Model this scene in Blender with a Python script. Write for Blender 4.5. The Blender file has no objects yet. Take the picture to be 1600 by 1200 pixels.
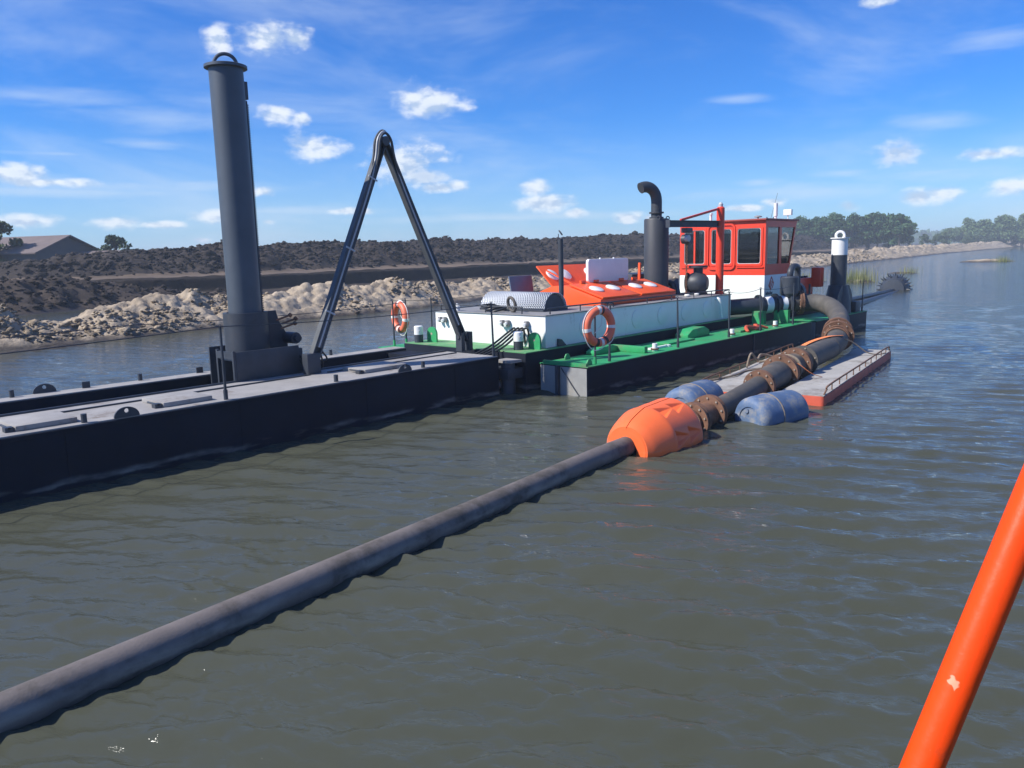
import bpy, bmesh, math, random
import numpy as np
from mathutils import Vector, Matrix

rnd = random.Random(7)
SC = bpy.context.scene
COL = SC.collection
R_ = math.radians

# ------------------------------------------------------------------ camera
# X runs along the dredger (towards its bow), Y away from the viewer, Z up, water at z = 0
cam_d = bpy.data.cameras.new('camera')
cam = bpy.data.objects.new('camera', cam_d); COL.objects.link(cam)
cam.matrix_world = Matrix(((0.67009055, 0.13772436, -0.7293906, 0.0),
                           (-0.74186977, 0.09162236, -0.66425491, 0.0),
                           (-0.02465559, 0.98622378, 0.16356882, 2.3),
                           (0, 0, 0, 1)))
cam_d.sensor_width = 36; cam_d.lens = 1230 / 1600 * 36
cam_d.clip_start = 0.05; cam_d.clip_end = 9000
SC.camera = cam

# ------------------------------------------------------------------ sun + sky + exposure
SUN = Vector((-0.645, 0.37, 0.668)).normalized()      # direction towards the sun
sun_d = bpy.data.lights.new('sun', 'SUN'); sun_d.energy = 4.5; sun_d.angle = R_(0.53)
sun_d.color = (1.0, 0.955, 0.88)
sun = bpy.data.objects.new('sun', sun_d); COL.objects.link(sun)
sun.rotation_euler = SUN.to_track_quat('Z', 'Y').to_euler(); sun.location = (-20, 12, 25)

SC.view_settings.view_transform = 'Standard'; SC.view_settings.look = 'None'
SC.view_settings.exposure = 0.54; SC.view_settings.gamma = 1.0
SC.view_settings.use_curve_mapping = False
SC.cycles.use_denoising = True
SC.cycles.sample_clamp_direct = 6; SC.cycles.sample_clamp_indirect = 4; SC.cycles.max_bounces = 8; SC.cycles.volume_bounces = 0
SC.cycles.caustics_reflective = False; SC.cycles.caustics_refractive = False

SKY_SAT, SKY_VAL, SKY_TINT = 1.2, 1.0, (.34, .80, 1.44)
world = bpy.data.worlds.new('World'); SC.world = world; world.use_nodes = True
WT = world.node_tree; WT.nodes.clear()

class NT:
    """small helper for wiring nodes"""
    def __init__(s, t): s.t = t
    def n(s, typ, **kw):
        nd = s.t.nodes.new(typ)
        for k, v in kw.items(): setattr(nd, k, v)
        return nd
    def link(s, a, b): s.t.links.new(a, b)
    def put(s, sock, v):
        if isinstance(v, bpy.types.NodeSocket): s.link(v, sock)
        else: sock.default_value = v
    def m(s, op, a, b=0.0, c=0.0, clamp=False):
        nd = s.n('ShaderNodeMath', operation=op); nd.use_clamp = clamp
        for i, v in enumerate((a, b, c)): s.put(nd.inputs[i], v)
        return nd.outputs[0]
    def vm(s, op, a, b=(0, 0, 0)):
        nd = s.n('ShaderNodeVectorMath', operation=op)
        s.put(nd.inputs[0], a); s.put(nd.inputs[1], b)
        return nd.outputs['Value'] if op in ('LENGTH', 'DOT_PRODUCT') else nd.outputs[0]
    def xyz(s, x, y, z=0.0):
        nd = s.n('ShaderNodeCombineXYZ')
        for i, v in enumerate((x, y, z)): s.put(nd.inputs[i], v)
        return nd.outputs[0]
    def noise(s, vec, scale, detail=4, rough=.55, dist=0.0, out=0, norm=True):
        nd = s.n('ShaderNodeTexNoise'); s.put(nd.inputs['Vector'], vec)
        nd.inputs['Scale'].default_value = scale; nd.inputs['Detail'].default_value = detail
        nd.inputs['Roughness'].default_value = rough; nd.inputs['Distortion'].default_value = dist
        return nd.outputs[out]
    def mr(s, v, a, b, c=0.0, d=1.0, smooth=False):
        nd = s.n('ShaderNodeMapRange'); nd.interpolation_type = 'SMOOTHSTEP' if smooth else 'LINEAR'
        for i, q in enumerate((v, a, b, c, d)): s.put(nd.inputs[i], q)
        return nd.outputs[0]
    def mix(s, f, a, b, mode='MIX'):
        nd = s.n('ShaderNodeMix', data_type='RGBA', blend_type=mode)
        s.put(nd.inputs[0], f); s.put(nd.inputs[6], c4(a)); s.put(nd.inputs[7], c4(b))
        return nd.outputs[2]

def c4(c):
    if isinstance(c, (tuple, list)) and len(c) == 3: return (*c, 1.0)
    return c

# cumulus clouds in the sky: (azimuth, elevation, half width, half height) in radians
CUM = [(1.0686,.2438,.0163,.0211),(1.0164,.2451,.0358,.0179),(.9828,.2464,.0228,.0138),(1.008,.1666,.0211,.0122),(.9829,.1614,.013,.0081),
 (.9702,.1301,.0358,.0154),(.8348,.1807,.0439,.0211),(.8573,.1111,.0488,.0276),(.8385,.096,.0407,.0098),(.7997,.084,.0195,.0081),(.8194,.0821,.0244,.0065),
 (.7089,.0796,.0228,.0114),(.6934,.06,.0472,.0114),(.654,.048,.0146,.0073),(.5873,.0399,.0163,.0073),(.2885,.0996,.0374,.0146),(.244,.0525,.0244,.0106),
 (.2663,.0503,.0195,.0089),(.3384,.044,.0163,.0073),(.1833,.0575,.0244,.0114),(1.1959,.0448,.0276,.0073),(1.2799,.0951,.0366,.013),(1.2782,.047,.0374,.0089),
 (1.0901,.0512,.026,.0098),(1.0288,.0788,.0163,.0073),(1.0277,.044,.0114,.0049),(1.1437,.0423,.0244,.0041),(.4511,.0465,.0244,.0041),(.4187,.0526,.0146,.0049),
 (.3153,.2551,.0211,.0065),(1.2563,.0871,.0488,.0057),(.5602,.039,.0114,.0049),(1.1042,.0244,.0114,.0033),(.1999,.0913,.0325,.0065),(.9334,.0556,.0325,.0041)]
WISP = [(1.2528,.1743,.1382,.0114),(1.1366,.1579,.1057,.0179),(1.1522,.1303,.0488,.0065),(1.176,.0851,.1951,.0114),(1.2393,.0775,.1951,.0081),(1.0268,.0566,.2114,.0081),
 (.4648,.17,.0407,.0073),(.2102,.2052,.065,.013),(.2557,.1288,.0569,.0106),(.3433,.0811,.0488,.0073),(.4409,.0756,.0325,.0065),(.3907,.0622,.1301,.0114),
 (.7335,.0439,.2439,.0065),(.2589,.0758,.0976,.013),(1.2412,.1172,.0488,.0041)]
w = NT(WT)
tc = w.n('ShaderNodeTexCoord'); nrm = w.vm('NORMALIZE', tc.outputs['Generated'])
sp = w.n('ShaderNodeSeparateXYZ'); w.link(nrm, sp.inputs[0])
az = w.m('ARCTAN2', sp.outputs[1], sp.outputs[0]); el = w.m('ARCSINE', sp.outputs[2])
P = w.xyz(az, el, 0.0)
sky = w.n('ShaderNodeTexSky', sky_type='NISHITA'); sky.sun_disc = False
sky.sun_elevation = math.asin(SUN.z); sky.sun_rotation = math.atan2(SUN.x, SUN.y)
sky.altitude = 0; sky.air_density = 1.0; sky.dust_density = 0.2; sky.ozone_density = 3.0
hs = w.n('ShaderNodeHueSaturation'); hs.inputs['Saturation'].default_value = SKY_SAT; hs.inputs['Value'].default_value = SKY_VAL
w.link(sky.outputs[0], hs.inputs['Color'])
SKYC = w.mix(1.0, hs.outputs[0], SKY_TINT, 'MULTIPLY')
def ellipses(items):
    d = None
    for a, e, ww, h in items:
        l = w.vm('LENGTH', w.vm('MULTIPLY', w.vm('SUBTRACT', P, (a, e, 0)), (1 / ww, 1 / h, 0)))
        d = l if d is None else w.m('MINIMUM', d, l)
    return d
NV = w.vm('MULTIPLY', P, (1.0, 1.7, 1.0))
NVo = w.vm('ADD', NV, (.004, .014, 0))
def puff(v, d1): return w.m('ADD', w.m('MULTIPLY', w.noise(v, 21.0, 2, .5, .2), .62), w.m('MULTIPLY', w.noise(v, 62.0, d1, .55, .15), .38))
na = puff(NV, 5); nb = puff(NVo, 3)
D0 = w.m('SUBTRACT', w.m('ADD', 1.0, w.m('MULTIPLY', w.m('SUBTRACT', na, .5), 2.6)), w.m('MULTIPLY', ellipses(CUM), .88))
# the same kind of scattered cumulus goes on round the rest of the horizon
far_n = w.noise(w.vm('MULTIPLY', nrm, (1, 1, 2.6)), 5.5, 7, .62, .3)
out_f = w.mr(w.m('ABSOLUTE', w.m('SUBTRACT', az, .73)), .75, 1.0, 0, 1)
D2 = w.m('MULTIPLY', w.m('SUBTRACT', w.m('MULTIPLY', w.m('SUBTRACT', far_n, .62), 9.0), 0.0), out_f)
D0 = w.m('MAXIMUM', D0, w.m('SUBTRACT', D2, w.m('MULTIPLY', w.m('SUBTRACT', 1.0, out_f), 3.0)))
dens = w.mr(D0, -.05, .85, 0, 1, True)
under = w.mr(ellipses([(.835, .098, .034, .020), (.29, .092, .03, .010), (.82, .173, .02, .007)]), .3, 1.2, .55, 0, True)
lit = w.m('SUBTRACT', w.mr(w.m('SUBTRACT', na, nb), -.10, .09, .1, 1, True), w.m('ADD', under, w.mr(D0, .6, 1.6, 0, .25)), clamp=True)
ccol = w.mix(lit, (4.6, 5.8, 7.6), (9.0, 9.4, 9.8))
wn = w.noise(w.vm('MULTIPLY', P, (1.0, 5.0, 1.0)), 9.0, 5, .6, .3)
WD = w.m('SUBTRACT', w.m('ADD', 1.0, w.m('MULTIPLY', w.m('SUBTRACT', wn, .5), 2.0)), ellipses(WISP))
wd = w.m('MULTIPLY', w.mr(WD, -.2, 1.2, 0, 1, True), .38)
gen = w.m('MULTIPLY', w.mr(w.noise(w.vm('MULTIPLY', nrm, (1, 1, 3.2)), 3.0, 5, .6, .4), .42, .74, 0, 1, True), .34)
thin = w.m('ADD', w.m('MAXIMUM', wd, gen), w.mr(el, .0, .17, .32, 0, True))
up = w.mr(el, -.005, .012, 0, 1)
s1 = w.mix(w.m('MULTIPLY', thin, up), SKYC, (6.6, 7.7, 9.0))
s2 = w.mix(w.m('MULTIPLY', w.m('MULTIPLY', dens, .85), up), s1, ccol)
world.cycles.sampling_method = 'MANUAL'; world.cycles.sample_map_resolution = 128
bg = w.n('ShaderNodeBackground'); bg.inputs['Strength'].default_value = 0.078
w.link(s2, bg.inputs['Color'])
wo = w.n('ShaderNodeOutputWorld'); w.link(bg.outputs[0], wo.inputs['Surface'])

# ------------------------------------------------------------------ materials
MATS = {}
def pm(name, col, rough=.5, metal=0.0, var=.12, vscale=5.0, dark=None, damt=.0, dscale=2.5, streak=False,
       bump=.0, bscale=40.0, spec=.5, fine=.5, coat=0.0, water_mark=False):
    """painted / worn surface: base colour with patchy variation, a second 'wear' colour in noise patches, fine relief"""
    if name in MATS: return MATS[name]
    m = bpy.data.materials.new(name); m.use_nodes = True; MATS[name] = m
    t = NT(m.node_tree); b = m.node_tree.nodes['Principled BSDF']
    co = t.n('ShaderNodeTexCoord').outputs['Object']
    n1 = t.noise(co, vscale, 5, .6)
    lo = tuple(c * (1 - var) for c in col); hi = tuple(min(1, c * (1 + var)) for c in col)
    c = t.mix(t.mr(n1, .3, .7), lo, hi)
    if dark is not None:
        v2 = t.vm('MULTIPLY', co, (1, 1, .12)) if streak else co
        n2 = t.noise(v2, dscale, 7, .66, .2)
        n3 = t.noise(co, dscale * 9, 4, .6)
        f = t.mr(t.m('ADD', n2, t.m('MULTIPLY', n3, .25)), .88 - damt * .6, 1.0 - damt * .4, 0, 1, True)
        c = t.mix(f, c, dark)
        rr = t.mr(f, 0, 1, rough, min(1, rough + .25)); t.link(rr, b.inputs['Roughness'])
    else:
        rr = t.mr(n1, .3, .7, max(0, rough - .06), min(1, rough + .06)); t.link(rr, b.inputs['Roughness'])
    if water_mark:
        pos = t.n('ShaderNodeNewGeometry').outputs['Position']
        s_ = t.n('ShaderNodeSeparateXYZ'); t.link(pos, s_.inputs[0])
        zz = t.m('ADD', s_.outputs[2], t.m('MULTIPLY', t.m('SUBTRACT', t.noise(pos, 2.2, 5), .5), .14))
        band = t.m('MULTIPLY', t.mr(zz, .02, .05, 0, 1, True), t.mr(zz, .06, .13, 1, 0, True))
        band = t.m('MULTIPLY', band, t.mr(t.noise(t.vm('MULTIPLY', pos, (1, 1, 4)), 1.6, 4), .45, .7))
        c = t.mix(t.m('MULTIPLY', band, .75), c, (.33, .31, .27))
    t.put(b.inputs['Base Color'], c)
    b.inputs['Metallic'].default_value = metal
    b.inputs['Specular IOR Level'].default_value = spec
    b.inputs['Coat Weight'].default_value = coat; b.inputs['Coat Roughness'].default_value = .15
    if bump > 0:
        bp = t.n('ShaderNodeBump'); bp.inputs['Strength'].default_value = bump; bp.inputs['Distance'].default_value = .01
        t.link(t.noise(co, bscale, 5, .6), bp.inputs['Height']); t.link(bp.outputs[0], b.inputs['Normal'])
    return m

M_hull = pm('hull_black_paint', (.009, .0125, .022), .62, var=.25, vscale=2, dark=(.035, .026, .022), damt=.22, dscale=1.5, streak=True, bump=.2, bscale=3, spec=.15, water_mark=True)
M_hullsunlit = pm('sunlit_hull_worn_paint', (.27, .27, .26), .6, var=.15, vscale=4, dark=(.24, .21, .16), damt=.35, dscale=3, streak=True, bump=.2, bscale=25, water_mark=True)  # hull paint copy with sunlight put into a paler grey base; streaks are wear
M_deck = pm('dusty_grey_deck_steel', (.30, .285, .27), .8, var=.14, vscale=3, dark=(.17, .14, .12), damt=.35, dscale=2.0, bump=.25, bscale=60)
M_dark = pm('dark_painted_steel', (.035, .042, .055), .5, var=.2, vscale=6, dark=(.08, .06, .05), damt=.25, bump=.12, bscale=30)
M_spud = pm('spud_grey_steel', (.068, .084, .105), .48, var=.14, vscale=1.6, dark=(.12, .10, .09), damt=.28, dscale=1.2, streak=True, bump=.15, bscale=18, metal=.15)
M_arm = pm('grey_arm_steel', (.085, .092, .10), .6, var=.2, vscale=4, dark=(.09, .07, .055), damt=.3, spec=.3)
M_hose = pm('grey_hydraulic_hose', (.46, .47, .48), .45, var=.12, vscale=9)
M_blackhose = pm('black_rubber_hose', (.02, .022, .025), .5, var=.2, vscale=8)
M_white = pm('white_marine_paint', (.80, .80, .77), .42, var=.03, vscale=3, dark=(.50, .45, .38), damt=.26, dscale=2.2, streak=True, bump=.04, bscale=8)
M_whitecap = pm('clean_white_paint', (.80, .80, .78), .4, var=.04, vscale=6, dark=(.4, .36, .3), damt=.1)
M_roofgrey = pm('grey_roof_plate', (.24, .235, .235), .7, var=.12, vscale=4, dark=(.12, .10, .09), damt=.3, bump=.15, bscale=50)
M_red = pm('red_orange_paint', (.74, .052, .02), .38, var=.07, vscale=4, dark=(.45, .06, .03), damt=.15, dscale=3, bump=.04, bscale=12)
M_redroof = pm('dull_dark_red_paint', (.30, .045, .035), .55, var=.1, vscale=5, dark=(.16, .04, .03), damt=.2)
M_orange = pm('bright_orange_paint', (.86, .105, .02), .42, var=.06, vscale=4, dark=(.55, .08, .03), damt=.12, dscale=4)
M_rail = pm('orange_tube_paint', (.86, .062, .003), .42, var=.05, vscale=14, dark=(.60, .07, .02), damt=.20, dscale=16, bump=.08, bscale=60, spec=.22)
M_float = pm('orange_plastic_float', (.90, .155, .04), .45, var=.06, vscale=5, dark=(.72, .20, .09), damt=.25, dscale=3, bump=.08, bscale=60, water_mark=True)
M_ring = pm('faded_orange_lifebuoy', (.78, .17, .085), .5, var=.08, vscale=8, dark=(.6, .22, .14), damt=.2, dscale=6)
M_green = pm('green_deck_paint', (.025, .30, .105), .55, var=.16, vscale=3, dark=(.13, .20, .10), damt=.42, dscale=2.2, bump=.12, bscale=60)
M_greenfade = pm('worn_green_deck_paint', (.10, .30, .12), .65, var=.2, vscale=3, dark=(.26, .25, .16), damt=.4, dscale=3, bump=.12, bscale=60)
M_rust = pm('rusty_steel', (.17, .085, .05), .8, var=.3, vscale=9, dark=(.10, .05, .03), damt=.4, dscale=5, bump=.4, bscale=50)
M_rubber = pm('dusty_rubber_hose', (.085, .078, .070), .75, var=.2, vscale=5, dark=(.17, .13, .095), damt=.35, dscale=2.5, bump=.3, bscale=55)
M_pipe = pm('weathered_grey_pipe', (.15, .128, .115), .7, var=.18, vscale=5, dark=(.075, .065, .055), damt=.5, dscale=1.8, bump=.25, bscale=60, water_mark=True)
M_barrel = pm('faded_blue_plastic', (.085, .14, .245), .6, var=.2, vscale=5, dark=(.25, .25, .25), damt=.5, dscale=4.5, bump=.12, bscale=40, water_mark=True)
M_raft = pm('grey_raft_deck', (.36, .345, .32), .8, var=.12, vscale=2.5, dark=(.20, .18, .16), damt=.4, dscale=1.8, bump=.2, bscale=40)
M_raftred = pm('faded_red_raft_side', (.55, .09, .045), .6, var=.15, vscale=4, dark=(.20, .10, .07), damt=.35, dscale=3)
M_mesh = pm('galvanised_sheet', (.55, .57, .59), .4, metal=.25, var=.1)
M_strap = pm('orange_lashing_strap', (.85, .25, .08), .7, var=.1, vscale=10)
M_rope = pm('dirty_rope', (.24, .19, .14), .9, var=.3, vscale=30, bump=.5, bscale=120)
M_bolt = pm('pale_bolt_steel', (.36, .30, .24), .5, var=.1)
M_panelblue = pm('blue_grey_panel', (.13, .17, .23), .5, var=.1)
M_tape = pm('white_reflective_tape', (.78, .76, .70), .4, var=.05)
M_blacktape = pm('black_tape', (.02, .02, .02), .5)
M_seat = pm('off_white_upholstery', (.72, .70, .64), .7, var=.05)
M_logo = pm('red_print', (.62, .10, .06), .5, var=.02)
M_ink = pm('dark_blue_print', (.05, .09, .14), .5, var=.02)
M_wood = pm('pale_log_wood', (.45, .38, .28), .9, var=.2, vscale=6)

def perforate(m, sx, sy):
    """fine relief of the perforated cover sheet"""
    t = NT(m.node_tree); b = m.node_tree.nodes['Principled BSDF']
    co = t.n('ShaderNodeTexCoord').outputs['UV']
    s = t.n('ShaderNodeSeparateXYZ'); t.link(co, s.inputs[0])
    a = t.m('SINE', t.m('MULTIPLY', s.outputs[0], sx)); c = t.m('SINE', t.m('MULTIPLY', s.outputs[1], sy))
    h = t.m('MULTIPLY', a, c)
    bp = t.n('ShaderNodeBump'); bp.inputs['Strength'].default_value = .9; bp.inputs['Distance'].default_value = .012
    t.link(h, bp.inputs['Height']); t.link(bp.outputs[0], b.inputs['Normal'])
    hole = t.mr(h, .25, .5)
    t.put(b.inputs['Base Color'], t.mix(hole, (.62, .64, .66), (.10, .11, .12)))
perforate(M_mesh, 230.0, 80.0)

def glass_mat():
    m = bpy.data.materials.new('tinted_window_glass'); m.use_nodes = True
    b = m.node_tree.nodes['Principled BSDF']
    b.inputs['Base Color'].default_value = (.34, .37, .39, 1); b.inputs['Roughness'].default_value = .02
    b.inputs['Transmission Weight'].default_value = 1.0; b.inputs['IOR'].default_value = 1.45
    return m
M_glass = glass_mat()
M_silencer = pm('sooty_black_steel', (.040, .045, .054), .55, var=.15, vscale=2, dark=(.07, .055, .045), damt=.25, dscale=1.5, streak=True, bump=.15, bscale=18)
def chips(m):
    t = NT(m.node_tree); b = m.node_tree.nodes['Principled BSDF']; src = b.inputs['Base Color'].links[0].from_socket
    co = t.n('ShaderNodeTexCoord').outputs['Object']
    f = t.mr(t.noise(co, 34.0, 3, .6, .4), .70, .72); g_ = t.mr(t.noise(t.vm('MULTIPLY', co, (1, 1, .35)), 22.0, 5, .7, .5), .66, .70, 0, .45)
    t.put(b.inputs['Base Color'], t.mix(f, t.mix(g_, src, (.30, .05, .03)), (.62, .30, .18)))
chips(M_rail)

# ------------------------------------------------------------------ mesh builder
class MB:
    def __init__(s): s.v = []; s.f = []; s.uv = None
    def add(s, vs, fs):
        o = len(s.v); s.v += [tuple(map(float, p)) for p in vs]; s.f += [tuple(i + o for i in f) for f in fs]; return s
    def box(s, x0, x1, y0, y1, z0, z1):
        return s.add([(x0,y0,z0),(x1,y0,z0),(x1,y1,z0),(x0,y1,z0),(x0,y0,z1),(x1,y0,z1),(x1,y1,z1),(x0,y1,z1)],
                     [(0,3,2,1),(4,5,6,7),(0,1,5,4),(1,2,6,5),(2,3,7,6),(3,0,4,7)])
    def bar(s, a, b, w, h, upv=(0, 0, 1)):
        """box section from a to b: width w (sideways), height h (along upv)"""
        a, b = Vector(a), Vector(b); d = (b - a).normalized(); u = Vector(upv)
        sd = d.cross(u).normalized(); u = sd.cross(d).normalized()
        vs = []
        for p in (a, b):
            for i, j in ((-1, -1), (1, -1), (1, 1), (-1, 1)): vs.append(p + sd * (w / 2 * i) + u * (h / 2 * j))
        return s.add(vs, [(3,2,1,0),(4,5,6,7),(0,1,5,4),(1,2,6,5),(2,3,7,6),(3,0,4,7)])
    def frame(s, d):
        d = Vector(d).normalized(); u = Vector((0, 0, 1)) if abs(d.z) < .95 else Vector((1, 0, 0))
        a = d.cross(u).normalized(); return a, d.cross(a).normalized() * -1
    def cyl(s, a, b, r0, r1=None, n=20, caps=True):
        r1 = r0 if r1 is None else r1; a, b = Vector(a), Vector(b); e, g = s.frame(b - a)
        if e.cross(g).dot(b - a) < 0: g = -g
        vs = []
        for p, r in ((a, r0), (b, r1)):
            for i in range(n):
                t = 2 * math.pi * i / n; vs.append(p + e * (r * math.cos(t)) + g * (r * math.sin(t)))
        fs = [(i, (i + 1) % n, n + (i + 1) % n, n + i) for i in range(n)]
        if caps: fs += [tuple(range(n - 1, -1, -1)), tuple(range(n, 2 * n))]
        return s.add(vs, fs)
    def tube(s, pts, r, n=12, closed=False):
        """swept round tube through pts; r a number or one per point"""
        pts = [Vector(p) for p in pts]; N = len(pts); rs = r if isinstance(r, (list, tuple)) else [r] * N
        tg = []
        for i in range(N):
            if closed: d = pts[(i + 1) % N] - pts[i - 1]
            else: d = pts[min(i + 1, N - 1)] - pts[max(i - 1, 0)]
            tg.append(d.normalized())
        e, g = s.frame(tg[0]); vs = []
        for i in range(N):
            if i:
                q = tg[i - 1].rotation_difference(tg[i]); e = q @ e
                e = (e - tg[i] * e.dot(tg[i])).normalized()
            g = tg[i].cross(e)
            for k in range(n):
                t = 2 * math.pi * k / n; vs.append(pts[i] + (e * math.cos(t) + g * math.sin(t)) * rs[i])
        fs = []
        for i in range(N if closed else N - 1):
            j = (i + 1) % N
            for k in range(n): fs.append((i*n+k, i*n+(k+1)%n, j*n+(k+1)%n, j*n+k))
        if not closed: fs += [tuple(range(n - 1, -1, -1)), tuple(range((N - 1) * n, N * n))]
        return s.add(vs, fs)
    def prism(s, poly, fn, a, b):
        """polygon (2-d points) extruded between a and b; fn(u, v, w) gives the 3-d point"""
        n = len(poly); vs = [fn(u, v, a) for u, v in poly] + [fn(u, v, b) for u, v in poly]
        return s.add(vs, [tuple(range(n - 1, -1, -1)), tuple(range(n, 2 * n))] + [(i, (i+1) % n, n + (i+1) % n, n + i) for i in range(n)])
    def lathe(s, prof, o, ax, n=24, a0=0.0, a1=2 * math.pi, rmod=None):
        """profile of (distance along ax, radius) turned round the axis"""
        o = Vector(o); ax = Vector(ax).normalized(); e, g = s.frame(ax); full = abs(a1 - a0 - 2 * math.pi) < 1e-6
        m = n if full else n + 1; vs = []
        for x, r in prof:
            for k in range(m):
                t = a0 + (a1 - a0) * k / n; rr = rmod(x, r, t) if rmod else r
                vs.append(o + ax * x + (e * math.cos(t) + g * math.sin(t)) * rr)
        fs = []
        for i in range(len(prof) - 1):
            for k in range(n):
                k2 = (k + 1) % m; fs.append((i*m+k, (i+1)*m+k, (i+1)*m+k2, i*m+k2))
        return s.add(vs, fs)
    def torus(s, c, axis, R, r, n=28, k=10, arc=2 * math.pi, start=0.0):
        axis = Vector(axis).normalized(); e, g = s.frame(axis); c = Vector(c)
        full = abs(arc - 2 * math.pi) < 1e-6; N = n if full else n + 1
        return s.tube([c + (e * math.cos(start + arc*i/n) + g * math.sin(start + arc*i/n)) * R for i in range(N)], r, k, closed=full)
    def build(s, name, mat, parent=None, bevel=0.0, angle=35, smooth=True):
        me = bpy.data.meshes.new(name); off = WL.get(parent.name, Vector()) if parent else Vector()
        me.from_pydata([tuple(Vector(p) - off) for p in s.v], [], s.f)
        bm = bmesh.new(); bm.from_mesh(me)
        bmesh.ops.recalc_face_normals(bm, faces=bm.faces)
        if bevel > 0:
            es = [e for e in bm.edges if len(e.link_faces) == 2 and e.calc_face_angle(0) > R_(30)]
            bmesh.ops.bevel(bm, geom=es, offset=bevel, segments=2, affect='EDGES', profile=.6, clamp_overlap=True)
        bm.to_mesh(me); bm.free()
        if smooth:
            me.polygons.foreach_set('use_smooth', [True] * len(me.polygons)); me.set_sharp_from_angle(angle=R_(angle))
        me.materials.append(mat)
        ob = bpy.data.objects.new(name, me); COL.objects.link(ob)
        if parent: ob.parent = parent
        WL[ob.name] = Vector(off)
        return ob

WL = {}       # world position of each object's origin
def thing(name, label, cat, loc=(0, 0, 0), group=None):
    o = bpy.data.objects.new(name, None); COL.objects.link(o); o.location = loc; o.empty_display_size = .3
    WL[o.name] = Vector(loc); return tag(o, label, cat, group)
def tag(o, label, cat, group=None):
    o['label'] = label; o['category'] = cat
    if group: o['group'] = group
    return o
def copy_tree(o, loc=None, rz=None, scale=None, parent=None):
    c = o.copy(); COL.objects.link(c)
    if parent: c.parent = parent
    if loc is not None: c.location = loc
    if rz is not None: c.rotation_euler = (0, 0, rz)
    if scale is not None: c.scale = scale
    for ch in o.children: copy_tree(ch, parent=c)
    return c
def kind(o, k): o['kind'] = k; return o
def arc(c, u, v, r, a0, a1, n):
    c, u, v = Vector(c), Vector(u), Vector(v)
    return [c + u * (r * math.cos(a0 + (a1 - a0) * i / n)) + v * (r * math.sin(a0 + (a1 - a0) * i / n)) for i in range(n + 1)]
def smooth_path(pts, n=8):
    """Catmull-Rom through the points"""
    P_ = [Vector(p) for p in pts]; out = []
    for i in range(len(P_) - 1):
        p0 = P_[max(i - 1, 0)]; p1 = P_[i]; p2 = P_[i + 1]; p3 = P_[min(i + 2, len(P_) - 1)]
        for k in range(n):
            t = k / n
            out.append(.5 * ((2*p1) + (p2 - p0) * t + (2*p0 - 5*p1 + 4*p2 - p3) * t*t + (3*p1 - p0 - 3*p2 + p3) * t**3))
    return out + [P_[-1]]
XZ = lambda u, v, w_: (u, w_, v)
YZ = lambda u, v, w_: (w_, u, v)
XY = lambda u, v, w_: (u, v, w_)
def rrect(x0, x1, y0, y1, r, n=5):
    out = []
    for cx, cy, a in ((x1 - r, y1 - r, 0), (x0 + r, y1 - r, 90), (x0 + r, y0 + r, 180), (x1 - r, y0 + r, 270)):
        for i in range(n + 1):
            t = R_(a + 90 * i / n); out.append((cx + r * math.cos(t), cy + r * math.sin(t)))
    return out
def ring2(mb, outer, inner, fn, a, b):
    """flat ring between two loops of the same length, with thickness"""
    n = len(outer); vs = [fn(*p, a) for p in outer] + [fn(*p, a) for p in inner] + [fn(*p, b) for p in outer] + [fn(*p, b) for p in inner]
    fs = []
    for i in range(n):
        j = (i + 1) % n
        fs += [(i, j, n+j, n+i), (2*n+i, 3*n+i, 3*n+j, 2*n+j), (i, 2*n+i, 2*n+j, j), (n+i, n+j, 3*n+j, 3*n+i)]
    return mb.add(vs, fs)

# ------------------------------------------------------------------ numpy noise for terrain and water
def _hash(ix, iy, seed):
    h = (ix.astype(np.int64) * 374761393 + iy.astype(np.int64) * 668265263 + seed * 974711) & 0xFFFFFFFF
    h = ((h ^ (h >> 13)) * 1274126177) & 0xFFFFFFFF
    return ((h ^ (h >> 16)) & 0xFFFF) / 65535.0
def vnoise(x, y, seed=0):
    ix, iy = np.floor(x), np.floor(y); fx, fy = x - ix, y - iy
    u, v = fx*fx*(3 - 2*fx), fy*fy*(3 - 2*fy)
    a = _hash(ix, iy, seed); b = _hash(ix+1, iy, seed); c = _hash(ix, iy+1, seed); d = _hash(ix+1, iy+1, seed)
    return (a*(1-u) + b*u)*(1-v) + (c*(1-u) + d*u)*v
def fbm(x, y, o=4, seed=0, g=.5):
    s = 0; a = 1; t = 0
    for i in range(o): s = s + a * vnoise(x * 2**i + 13.7*i, y * 2**i - 7.1*i, seed + i); t += a; a *= g
    return s / t
def clods(x, y, seed=0):
    """lumpy cell noise: rounded lumps with creases between"""
    ix, iy = np.floor(x), np.floor(y); best = np.full(x.shape, 9.0)
    for i in (-1, 0, 1):
        for j in (-1, 0, 1):
            cx, cy = ix + i, iy + j
            px, py = cx + _hash(cx, cy, seed), cy + _hash(cx, cy, seed + 5)
            best = np.minimum(best, (x - px)**2 + (y - py)**2)
    return np.clip(1 - best * 1.4, 0, 1)
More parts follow.
